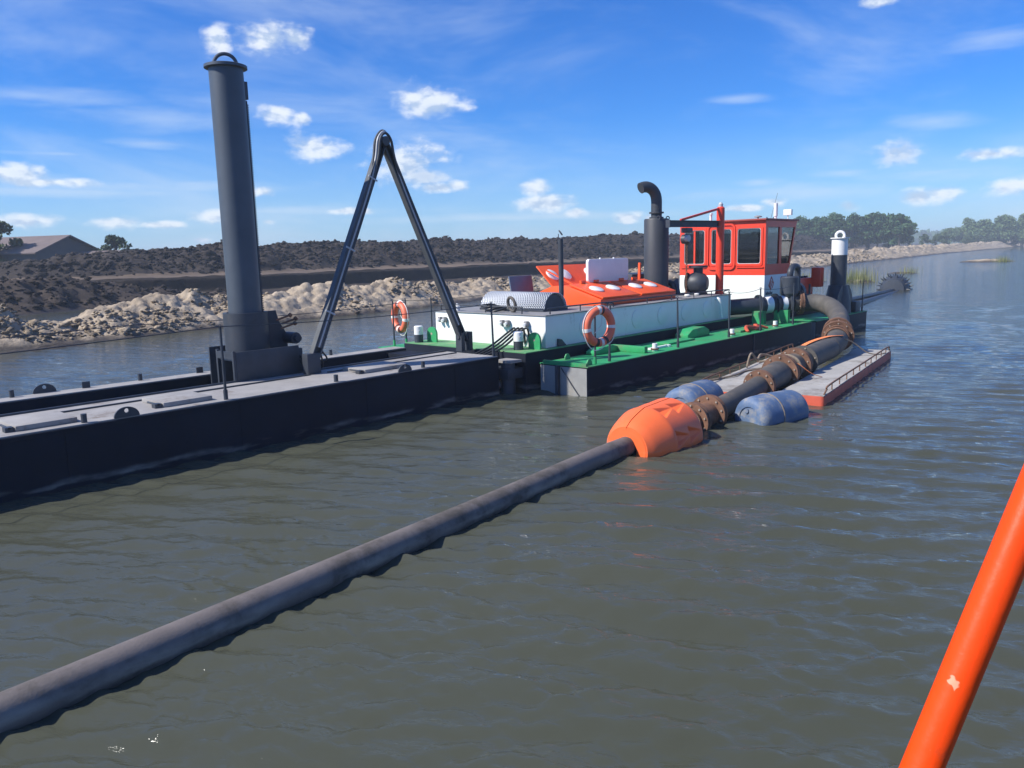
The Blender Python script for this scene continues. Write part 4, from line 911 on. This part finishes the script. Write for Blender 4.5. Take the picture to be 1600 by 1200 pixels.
# ------------------------------------------------------------------ bow spud
bs = thing('bow_spud', 'short black spud with white top and lifting eye in the bow pontoon', 'spud pole', (22.1, 7.95, .45))
MB().cyl((22.1, 7.95, -1.5), (22.1, 7.95, 2.04), .205, n=36).build('tube', M_dark, bs)
MB().cyl((22.1, 7.95, 2.04), (22.1, 7.95, 2.48), .207, n=36).lathe([(2.48, 0), (2.48, .245), (2.505, .245), (2.505, 0)], (22.1, 7.95, 0), (0, 0, 1), 32).build('white_top', M_whitecap, bs)
MB().torus((22.1, 7.95, 2.56), (.94, .33, 0), .105, .036, 24, 10).build('lifting_eye', M_whitecap, bs)
MB().lathe([(.46, .21), (.46, .36), (.75, .34), (1.22, .25), (1.22, .21)], (22.1, 7.95, 0), (0, 0, 1), 12).build('sleeve', M_dark, bs)
for sx in (-1, 1): MB().prism([(22.1 + sx * .2, .46), (22.1 + sx * .75, .46), (22.1 + sx * .5, 1.0), (22.1 + sx * .28, 1.22), (22.1 + sx * .2, 1.22)], XZ, 7.75, 7.79).build('gusset', M_dark, bs)
MB().box(22.6, 22.95, 7.62, 7.9, .455, .75).build('clamp_cylinder', M_dark, bs, bevel=.02)
rail_post(DR, 23.1, 7.62, .455, .82); 

# ------------------------------------------------------------------ cutter ladder far ahead
cl_ = thing('cutter_ladder', 'long dark steel ladder reaching ahead with spiked cutter head in the water', 'cutter ladder', (33, 11, 0))
A0 = Vector((24.6, 9.95, .12)); A1 = Vector((42.3, 12.5, -.10))
sd = Vector((-.14, .99, 0))
for s_ in (-.5, .5): MB().tube([A0 + sd * s_, A1 + sd * (s_ * .5)], .13, 12).build('side_beam', M_dark, cl_)
for i in range(12):
    f = i / 11; p = A0.lerp(A1, f); MB().bar(p - sd * (.5 - .25 * f), p + sd * (.5 - .25 * f), .12, .12).build('cross_beam', M_dark, cl_)
MB().tube([A0 + Vector((0, 0, .18)), A1 + Vector((0, 0, .10))], .09, 10).build('suction_pipe', M_dark, cl_)
CH = Vector((43.2, 12.66, .02)); cax = (A1 - A0).normalized()
ct = MB().lathe([(-.75, 0), (-.72, .50), (-.5, .66), (0, .70), (.45, .58), (.8, .30), (.92, 0)], CH, cax, 26).build('cutter_head', M_dark, cl_)
e_, g_ = MB().frame(cax)
tm = MB()
for ring, (ax_, rr) in enumerate(((-.55, .62), (-.1, .70), (.35, .60))):
    for k in range(14):
        a = 2 * math.pi * k / 14 + ring * .22; d_ = e_ * math.cos(a) + g_ * math.sin(a); p = CH + cax * ax_ + d_ * rr
        tm.cyl(p - d_ * .03, p + d_ * .17 - cax * .08, .05, .015, 6)
tm.build('teeth', M_dark, ct)

# ------------------------------------------------------------------ floating discharge line
PL = thing('discharge_line', 'long weathered floating discharge pipe and hose running back from the dredger', 'pipe', (11, 5.1, 0))
near = [(-3.5, 4.05, .05), (0.2, 4.35, .055), (3.0, 4.60, .055), (5.2, 4.82, .05), (6.4, 4.93, .065), (7.4, 4.98, .08), (8.9, 5.0, .10)]
MB().tube(smooth_path(near, 10), .112, 26).build('pipe', M_pipe, PL)
MB().cyl((8.85, 5.0, .10), (9.55, 5.02, .12), .165, n=26).build('steel_spool', M_rust, PL)
def flange(p, d, r, w_=.05, m=M_rust, bolts=10, par=PL):
    p = Vector(p); d = Vector(d).normalized()
    fl = MB().lathe([(-w_, r * .6), (-w_, r), (-w_ * .15, r), (-w_ * .15, r * .93), (w_ * .15, r * .93), (w_ * .15, r), (w_, r), (w_, r * .6)], p, d, 30).build('flange', m, par)
    e, g = MB().frame(d); bb = MB()
    for k in range(bolts):
        a = 2 * math.pi * k / bolts + .3; q = p + (e * math.cos(a) + g * math.sin(a)) * r * .86
        bb.cyl(q - d * (w_ + .018), q + d * (w_ + .018), .013, n=6)
    bb.build('bolts', M_bolt, fl); return fl
flange((8.95, 5.0, .10), (1, .02, 0), .245); flange((9.42, 5.02, .12), (1, .05, 0), .25)
MB().tube([(9.5, 5.02, .12), (10.2, 5.06, .16), (10.9, 5.13, .2), (11.25, 5.17, .22)], .15, 26).build('pipe', M_rubber, PL)
flange((11.3, 5.18, .22), (1, .1, .03), .24)
MB().tube([(11.35, 5.18, .22), (11.9, 5.26, .25), (12.25, 5.30, .26)], [.165, .21, .215], 26).build('reducer', M_rubber, PL)
flange((12.35, 5.31, .27), (1, .1, .02), .30, .06); flange((13.15, 5.41, .30), (1, .1, .02), .29, .05)
MB().tube([(12.3, 5.30, .26), (13.2, 5.41, .30), (14.2, 5.50, .33), (15.2, 5.58, .36)], .205, 28).build('rubber_hose', M_rubber, PL)
for x, y, z in ((12.6, 5.34, .28), (12.75, 5.36, .285)): MB().torus((x, y, z), (1, .1, .02), .222, .022, 30, 8).build('hose_clamp', M_rope, PL)
flange((13.6, 5.45, .31), (1, .1, .02), .27, .035, M_rubber, 6)
EL = [(15.15, 5.575, .36), (15.75, 5.66, .42), (16.4, 5.85, .51), (17.3, 6.16, .62), (18.1, 6.47, .72), (18.75, 6.82, .82), (19.08, 7.14, .90), (19.12, 7.42, .94), (18.98, 7.70, .95), (18.8, 7.86, .945)]
MB().tube(smooth_path(EL, 9), .21, 30).build('rubber_elbow', M_rubber, PL)
flange((16.2, 5.79, .49), (.93, .30, .16), .31, .05); flange((16.55, 5.92, .545), (.9, .38, .18), .29, .04); flange((18.97, 7.72, .95), (.6, -.8, 0), .29, .05)
for q in (.0, .16): MB().torus((15.95 + q, 5.72 + q * .33, .455 + q * .16), (.94, .28, .14), .225, .02, 30, 8).build('hose_clamp', M_rust, PL)

# ------------------------------------------------------------------ orange float collar
fc = thing('pipe_float', 'large bright orange two-part plastic float clamped round the floating pipe', 'float', (8.0, 4.98, .05))
def rm(x, r, t):
    # moulded pockets: shallow wedge recesses round the waist
    q = (t / (math.pi / 3.5) + .25) % 1.0; d_ = 0.0
    for xc in (.42, .70):
        if 0 < x - xc < .28:
            w_ = .26 * (1 - (x - xc) / .28) + .01; k = 1 - abs(q - .5) / w_
            if k > 0: d_ = max(d_, (1 - (x - xc) / .28) * min(1, k * 2) * .055)
    return r - (d_ if r > .40 else 0)
prof_f = [(0.0, .13), (0.0, .20), (0.0, .275), (.03, .295)] + [(.03 + .36 * i / 10, .295 + .14 * (i / 10) ** .72) for i in range(1, 11)]
prof_f += [(.39 + .60 * i / 80, .435 + .015 * i / 80) for i in range(1, 81)] + [(.99 + .17 * i / 6, .45 - .11 * (i / 6) ** 1.3) for i in range(1, 7)] + [(1.16, .13)]
FA = Vector((1, .03, .01)).normalized()
for a0 in (0, 1):
    m_ = MB().lathe(prof_f, (7.40, 4.975, .03), FA, 150, R_(90 + 180 * a0 + .9), R_(270 + 180 * a0 - .9), rm); m_.build('half_shell', M_float, fc, angle=28)
for s_ in (-1, 1):
    mb = MB(); 
    for k, (x, zz) in enumerate(((.62, .42), (.92, .42))): mb.cyl((7.32 + x, 4.975 + s_ * .06, .04 + zz - .06), (7.32 + x, 4.975 + s_ * .02, .04 + zz - .03), .02, n=8)
    mb.build('clamp_bolts', M_rust, fc)
MB().lathe([(-.005, .16), (-.005, .255), (.004, .255)], (7.40, 4.975, .03), FA, 40).build('face_ring', M_float, fc)

# ------------------------------------------------------------------ blue barrels
def barrel(p, d, label, roll=0):
    p = Vector(p); d = Vector(d).normalized(); t = thing('barrel', label, 'barrel', p, 'blue barrels lashed beside the pipe')
    MB().lathe([(-.47, 0), (-.47, .15), (-.485, .16), (-.485, .21), (-.465, .25), (-.42, .28), (-.34, .288), (-.20, .292), (0, .295), (.20, .292), (.34, .288), (.42, .28), (.465, .25), (.485, .21), (.485, .16), (.47, .15), (.47, 0)], p, d, 36).build('body', M_barrel, t)
    for x in (-.12,): MB().torus(p + d * x, d, .293, .010, 32, 6).build('lashing', M_rope, t)
    MB().cyl(p - d * .475 + Vector((0, .05, .1)), p - d * .455 + Vector((0, .05, .1)), .035, n=12).build('bung', M_barrel, t)
    return t
barrel((10.12, 4.45, .06), (.96, -.22, 0), 'faded blue plastic barrel floating on the open-water side of the pipe')
barrel((9.85, 5.48, .14), (1, .08, 0), 'faded blue plastic barrel floating on the dredger side of the pipe')

# ------------------------------------------------------------------ raft pontoons
def raft(c, ang, side, label):
    t = thing('raft', label, 'raft', (c[0], c[1], 0), 'flat rafts either side of the hose'); L2, W2 = 2.9, .34; rot = Matrix.Rotation(ang, 3, 'Z'); C_ = Vector((c[0], c[1], 0))
    def T(p): return C_ + rot @ Vector(p)
    b_ = MB(); o = [(-L2, -W2), (-L2 + .0, W2), (L2, W2), (L2, -W2)]
    b_.prism([(x, y) for x, y in rrect(-L2, L2, -W2, W2, .06, 3)], lambda u, v, w_: T((u, v, w_)), -.22, .138); b_.build('float_body', M_raftred, t, bevel=.01)
    for k in range(6):
        x0 = -L2 + .01 + k * (2 * L2 - .02) / 6; x1 = x0 + (2 * L2 - .02) / 6 - .012
        MB().prism([(x0, -W2 + .012), (x1, -W2 + .012), (x1, W2 - .012), (x0, W2 - .012)], lambda u, v, w_: T((u, v, w_)), .139, .15 + .003 * (k % 2)).build('deck_panel', M_raft, t)
    y = side * (W2 - .03); r_ = MB().tube([T(p) for p in smooth_path([(-L2 + .1, y, .15), (-L2 + .25, y, .20), (-L2 + .5, y, .25), (0, y, .25), (L2 - .4, y, .25), (L2 - .15, y, .20), (L2 - .05, y, .15)], 6)], .014, 8)
    for x in np.linspace(-L2 + .6, L2 - .5, 10): r_.tube([T((x, y, .145)), T((x, y, .25))], .009, 6)
    r_.build('guard_rail', M_rust, t)
    return t
raft((14.15, 4.94), R_(8), -1, 'flat grey raft with red side on the open-water side of the hose')
raft((13.75, 6.12), R_(8), 1, 'flat grey raft on the dredger side of the hose, in its shadow')
def strap(pts, wd_, label, nm='lashing_strap', m=M_strap):
    P_ = smooth_path(pts, 8); mb = MB(); vs = []; fs = []
    for i, p in enumerate(P_):
        d = (P_[min(i + 1, len(P_) - 1)] - P_[max(i - 1, 0)]).normalized(); s_ = d.cross(Vector((0, 0, 1))).normalized()
        u_ = s_.cross(d)
        for a, b in ((-1, -1), (1, -1), (1, 1), (-1, 1)): vs.append(p + s_ * (wd_ / 2 * a) + u_ * (.004 * b))
    n = len(P_)
    for i in range(n - 1):
        for k in range(4): fs.append((i*4+k, i*4+(k+1) % 4, (i+1)*4+(k+1) % 4, (i+1)*4+k))
    fs += [(3, 2, 1, 0), (n*4-4, n*4-3, n*4-2, n*4-1)]
    return tag(mb.add(vs, fs).build(nm, m), label, 'strap')
strap([(13.6, 6.0, .17), (14.0, 5.85, .35), (14.5, 5.72, .52), (15.1, 5.6, .585), (15.6, 5.5, .57)], .09, 'wide bright orange strap lashed over the rubber hose')
strap([(12.55, 5.2, .45), (12.6, 5.08, .38), (12.7, 4.95, .25), (12.9, 4.85, .17)], .045, 'narrow orange strap tied from the hose to the outer raft')
tag(MB().tube(smooth_path([(15.5, 5.52, .56), (15.8, 5.35, .42), (16.0, 5.15, .22), (16.2, 5.0, .165), (16.5, 4.95, .165)], 6), .012, 6).build('rope', M_rope), 'brown rope from the hose across the far end of the outer raft', 'rope')
tag(MB().tube(smooth_path([(11.6, 6.2, .16), (12.2, 6.05, .18), (12.9, 6.15, .165), (13.4, 5.95, .2), (13.9, 6.2, .22), (14.4, 6.05, .17), (15.0, 6.25, .17)], 8), .016, 6).build('rope', M_rope), 'tangled rope lying along the inner raft', 'rope')
tag(MB().tube(smooth_path([(13.2, 6.3, .17), (13.25, 6.25, .42), (13.4, 6.2, .3), (13.7, 6.25, .36), (14.0, 6.1, .25), (13.8, 6.35, .2)], 8), .022, 6).build('rope', M_rope), 'thick frayed rope end standing up on the inner raft', 'rope')
oh = MB()
for i in range(3): oh.tube(smooth_path([(16.0 + .1 * i, 7.62 + .08 * i, .50), (16.2, 7.75, .56 + .02 * i), (16.5 + .1 * i, 7.66, .52), (16.75, 7.78 + .03 * i, .58), (17.0, 7.64, .5)], 6), .03, 6)
tag(oh.build('rope_heap', M_raftred), 'heap of red rope on the green side deck beside the white bollard', 'rope')

# ------------------------------------------------------------------ orange tube of the viewer's own craft
tag(MB().tube([(1.0225, .0762, 2.278), (.9569, .1101, 2.1232), (.9132, .1328, 2.0203), (.8087, .1868, 1.774), (.61, .2894, 1.305), (.45, .372, .928)], .0185, 32).build('orange_rail', M_rail), 'bright orange painted tube slanting across the right foreground', 'rail')

# ------------------------------------------------------------------ sheds and trees beyond the peat
def shed(c, rz, L_, W_, hw, hr, label, rm_, wm_):
    t = thing('shed', label, 'shed', c); c = Vector(c); rot = Matrix.Rotation(rz, 3, 'Z'); T = lambda p: c + rot @ Vector(p)
    mb = MB(); mb.prism([(-W_ / 2, -3), (W_ / 2, -3), (W_ / 2, hw), (0, hr - .08), (-W_ / 2, hw)], lambda u, v, w_: T((w_, u, v)), -L_ / 2, L_ / 2); mb.build('wall', wm_, t)
    for s_ in (-1, 1):
        mb = MB(); mb.prism([(0, hr), (s_ * (W_ / 2 + .4), hw - .15), (s_ * (W_ / 2 + .4), hw - .03), (0, hr + .12)], lambda u, v, w_: T((w_, u, v)), -L_ / 2 - .4, L_ / 2 + .4); mb.build('roof', rm_, t)
    return t
M_shedroof = pm('brown_corrugated_roof', (.15, .115, .105), .8, var=.15, vscale=.6, dark=(.22, .18, .15), damt=.3, dscale=.5)
M_shedwall = pm('grey_board_wall', (.10, .10, .10), .9, var=.15, vscale=.8)
shed((27.4, 88.5, 1.2), R_(-63), 7.6, 8.0, 2.3, 3.85, 'large brown gabled barn beyond the peat at far left', M_shedroof, M_shedwall)
shed((31.2, 83.2, 1.0), R_(-63), 4.5, 4.6, 1.5, 2.45, 'small low shed to the right of the brown barn', M_shedroof, M_shedwall)

def leaf_mat(name, col, col2):
    m = bpy.data.materials.new(name); m.use_nodes = True; t = NT(m.node_tree); b = m.node_tree.nodes['Principled BSDF']
    pos = t.n('ShaderNodeNewGeometry').outputs['Position']
    t.put(b.inputs['Base Color'], t.mix(t.mr(t.noise(pos, .5, 4), .35, .65), col, col2))
    b.inputs['Roughness'].default_value = .7; b.inputs['Specular IOR Level'].default_value = .2
    b.inputs['Subsurface Weight'].default_value = 0
    return m
M_pine = leaf_mat('pine_needles', (.038, .085, .036), (.06, .115, .045))
M_willow = leaf_mat('willow_leaves', (.12, .18, .07), (.08, .135, .055))
M_bushy = leaf_mat('scrub_leaves', (.07, .10, .04), (.05, .08, .035))
M_bark = pm('tree_bark', (.07, .055, .045), .9, var=.3, vscale=2)
def tree_proto(name, h, rw, trunk, n_cl, n_leaf, leaf, mat, seed, low=.35):
    g = np.random.default_rng(seed); root = bpy.data.objects.new(name, None); COL.objects.link(root); WL[root.name] = Vector()
    mb = MB().tube([(0, 0, -1), (.1, .05, h * .3), (.05, -.08, h * .6), (0, 0, h * .92)], [trunk, trunk * .8, trunk * .5, trunk * .12], 8)
    cl = []
    for i in range(n_cl):
        a = g.random() * 6.283; zz = low + (1 - low) * g.random() ** .8; env = math.sin(math.pi * min(1, max(.12, (zz - low + .12) / (1.12 - low)))) ** .6
        rr = rw * env * (.45 + .6 * g.random()); c = np.array([math.cos(a) * rr, math.sin(a) * rr, zz * h * .93]); cl.append(c)
        mb.tube([(0, 0, c[2] * .62), tuple(c * np.array([.55, .55, .86])), tuple(c)], [trunk * .32, trunk * .2, trunk * .06], 5)
    tr = mb.build('trunk', M_bark, root)
    cl = np.array(cl); k = n_leaf; ci = g.integers(0, n_cl, k); rad = rw * (.26 + .22 * g.random(n_cl))
    d = g.normal(size=(k, 3)); d /= np.linalg.norm(d, axis=1)[:, None]; ctr = cl[ci] + d * (rad[ci] * g.random(k) ** .45)[:, None] * np.array([1, 1, .75])
    u = g.normal(size=(k, 3)); u /= np.linalg.norm(u, axis=1)[:, None]; v = np.cross(u, g.normal(size=(k, 3))); v /= np.linalg.norm(v, axis=1)[:, None]
    sz = (leaf * (.6 + .8 * g.random(k)))[:, None]
    V = np.stack([ctr - u * sz, ctr + v * sz * .55, ctr + u * sz, ctr - v * sz * .55], 1).reshape(-1, 3); F = np.arange(4 * k).reshape(-1, 4)
    me = bpy.data.meshes.new('crown'); me.from_pydata(V.tolist(), [], F.tolist()); me.materials.append(mat)
    o = bpy.data.objects.new('crown', me); COL.objects.link(o); o.parent = root; return root
def plant_out(protos, spots, fmt, cat, grp_, order):
    used = set()
    for i, (x, y, z, s_, rz) in enumerate(spots):
        p = protos[i % len(protos)]
        o = p if id(p) not in used else copy_tree(p); used.add(id(p))
        o.location = (x, y, z); o.rotation_euler = (0, 0, rz); o.scale = (s_ * (1 + .2 * math.sin(i * 2.1)), s_ * (1 + .2 * math.cos(i * 1.3)), s_)
        tag(o, fmt.format(order[i]), cat, grp_)
ORD = ['leftmost', 'second', 'third', 'fourth', 'fifth', 'sixth', 'seventh', 'eighth', 'ninth', 'tenth', 'eleventh', 'twelfth', 'thirteenth', 'fourteenth', 'fifteenth', 'sixteenth', 'seventeenth', 'eighteenth']
pr = random.Random(12)
pines = [tree_proto('pine_tree', 7.4, 3.1, .22, 30, 3000, .34, M_pine, 100 + i, .06) for i in range(3)]
sp_p = []
for i in range(16):
    f = i / 15; sp_p.append((214 + 8 * f + pr.uniform(-5, 5), 87.5 - 24.5 * f + pr.uniform(-.5, .5), 2.6 - .3 * f, (1.0 if f < .3 else 1.06) * pr.uniform(.9, 1.06) * (.92 if f > .93 else 1), pr.uniform(0, 6)))
plant_out(pines, sp_p, '{} from the left of the dark green pines behind the wheelhouse', 'tree', 'pine wood behind the wheelhouse', ['first' if o == 'leftmost' else o for o in ORD])
wil = [tree_proto('willow_tree', 11.0, 5.2, .25, 40, 4200, .42, M_willow, 200 + i, .1) for i in range(3)]
sp_w = []
for i in range(13):
    f = i / 12; sp_w.append((350 + 14 * (i % 2) + pr.uniform(-3, 3), 83 - 36 * f, .6, (.95 if i else .7) * pr.uniform(.82, 1.08), pr.uniform(0, 6)))
plant_out(wil, sp_w, '{} from the left of the pale green willows at far right', 'tree', 'willows at the far right shore', ['first' if o == 'leftmost' else o for o in ORD])
lt = [tree_proto('broadleaf_tree', 5.2, 1.7, .14, 18, 1500, .22, M_bushy, 300 + i, .3) for i in range(2)]
plant_out(lt, [(23.6, 87.0, 1.3, 1.0, 0), (33.5, 85.0, 1.0, .82, 1.2), (35.2, 84.0, .9, .55, 2)], '{}', 'tree', None,
          ['hazy leafy tree at the left edge beside the brown barn', 'lone small tree right of the barn and low shed', 'short bush right of the lone small tree by the sheds'])
bs_ = [tree_proto('bush', 2.6, 1.8, .08, 14, 700, .24, M_bushy, 400 + i, .05) for i in range(2)]
bspots = [(236 + 14 * i, 70.5 - .4 * i + pr.uniform(-3, 3), 1.6, pr.uniform(.9, 1.5), i) for i in range(8)]
plant_out(bs_, bspots, '{} from the left of the low bushes between pines and willows', 'bush', 'low bushes between pines and willows', ['first' if o == 'leftmost' else o for o in ORD])
def far_wood():
    g = np.random.default_rng(77); k = 26000; a = np.radians(4 + 86 * g.random(k)); r = 700 + 260 * g.random(k)
    hgt = 8 + 6 * fbm(a * 40, a * 0, 4, 5); z = 1 + hgt * g.random(k) ** .7; ctr = np.stack([r * np.cos(a), r * np.sin(a) + 30, z], 1)
    u = g.normal(size=(k, 3)); u /= np.linalg.norm(u, axis=1)[:, None]; v = np.cross(u, g.normal(size=(k, 3))); v /= np.linalg.norm(v, axis=1)[:, None]; sz = (1.2 + 1.4 * g.random(k))[:, None]
    V = np.stack([ctr - u * sz, ctr + v * sz, ctr + u * sz, ctr - v * sz], 1).reshape(-1, 3)
    me = bpy.data.meshes.new('far_wood'); me.from_pydata(V.tolist(), [], np.arange(4 * k).reshape(-1, 4).tolist()); me.materials.append(M_pine)
    o = bpy.data.objects.new('far_wood', me); COL.objects.link(o); kind(o, 'stuff'); tag(o, 'distant band of woodland along the skyline', 'wood')
far_wood()
# reeds and islets
def reeds(name, label, cx, cy, sx, sy, n, h, seed):
    g = np.random.default_rng(seed); x = cx + g.normal(size=n) * sx; y = cy + g.normal(size=n) * sy; hh = h * (.4 + .7 * g.random(n)); a = g.random(n) * 6.283; l = .25 * g.normal(size=n)
    dx, dy = np.cos(a) * .018, np.sin(a) * .018
    V = np.stack([np.stack([x - dx, y - dy, 0 * x - .1], 1), np.stack([x + dx, y + dy, 0 * x - .1], 1), np.stack([x + l * hh, y + l * .4 * hh, hh], 1)], 1).reshape(-1, 3)
    me = bpy.data.meshes.new(name); me.from_pydata(V.tolist(), [], np.arange(3 * n).reshape(-1, 3).tolist()); me.materials.append(M_reed)
    o = bpy.data.objects.new(name, me); COL.objects.link(o); kind(o, 'stuff'); tag(o, label, 'reeds')
M_reed = leaf_mat('reed_stems', (.22, .22, .09), (.14, .17, .06))
reeds('reeds', 'tuft of green reeds in the water right of the bow spud', 51.5, 17.3, .8, .5, 420, .95, 1)
reeds('reeds', 'thin reeds in the water between pump motor and bow spud', 51, 20.4, .7, .5, 160, .7, 2)
reeds('reeds', 'sparse reeds on the small mud bank behind the cutter head', 67, 18.6, .6, .3, 90, .7, 3)
reeds('reeds', 'small reed tuft at the right end of the long mud bank', 104, 19.2, .6, .4, 200, .8, 4)
def islet(cx, cy, L_, W_, rz, h, seed):
    u = np.linspace(-1, 1, 60); X0, Y0 = np.meshgrid(u, u, indexing='ij'); r2 = X0**2 + Y0**2
    Z = h * (1 - r2) * (.6 + .8 * fbm(X0 * 4 + seed, Y0 * 4, 4, seed)) - .05 - .2 * np.clip(r2 - .8, 0, 1)
    X = cx + X0 * L_ * math.cos(rz) - Y0 * W_ * math.sin(rz); Y = cy + X0 * L_ * math.sin(rz) + Y0 * W_ * math.cos(rz)
    kind(grid_obj('mud_bank', X, Y, Z, M_sand), 'structure')
islet(105, 21, 3.2, 1.2, R_(-62), .35, 1); islet(67, 19.2, 1.3, .7, R_(-80), .16, 2); islet(51.4, 17.4, 1.1, 1.3, 0, .2, 3); islet(51.5, 20.3, 1.0, 1.2, 0, .16, 4); islet(7.4, 24.3, 1.6, .35, .1, .13, 5)
tag(MB().tube([(58.0, 66.5, 3.3), (59.6, 66.1, 3.0), (60.6, 65.9, 2.9)], [.16, .14, .1], 8).build('log', M_wood), 'pale bare log lying on the dark peat ridge', 'log')

# ------------------------------------------------------------------ summer haze: an even, thin volume of air
def haze():
    m = bpy.data.materials.new('pale_haze'); m.use_nodes = True; nt = m.node_tree; nt.nodes.clear()
    v = nt.nodes.new('ShaderNodeVolumePrincipled'); o = nt.nodes.new('ShaderNodeOutputMaterial'); nt.links.new(v.outputs[0], o.inputs['Volume'])
    v.inputs['Color'].default_value = (.80, .90, 1.0, 1); v.inputs['Density'].default_value = 0.0010; v.inputs['Anisotropy'].default_value = 0.0
    ob = MB().box(-2700, 2700, -2700, 2700, -3, 17.5).build('haze', m, smooth=False); kind(ob, 'stuff'); tag(ob, 'thin pale blue haze in the air over the water and land', 'haze')
haze()
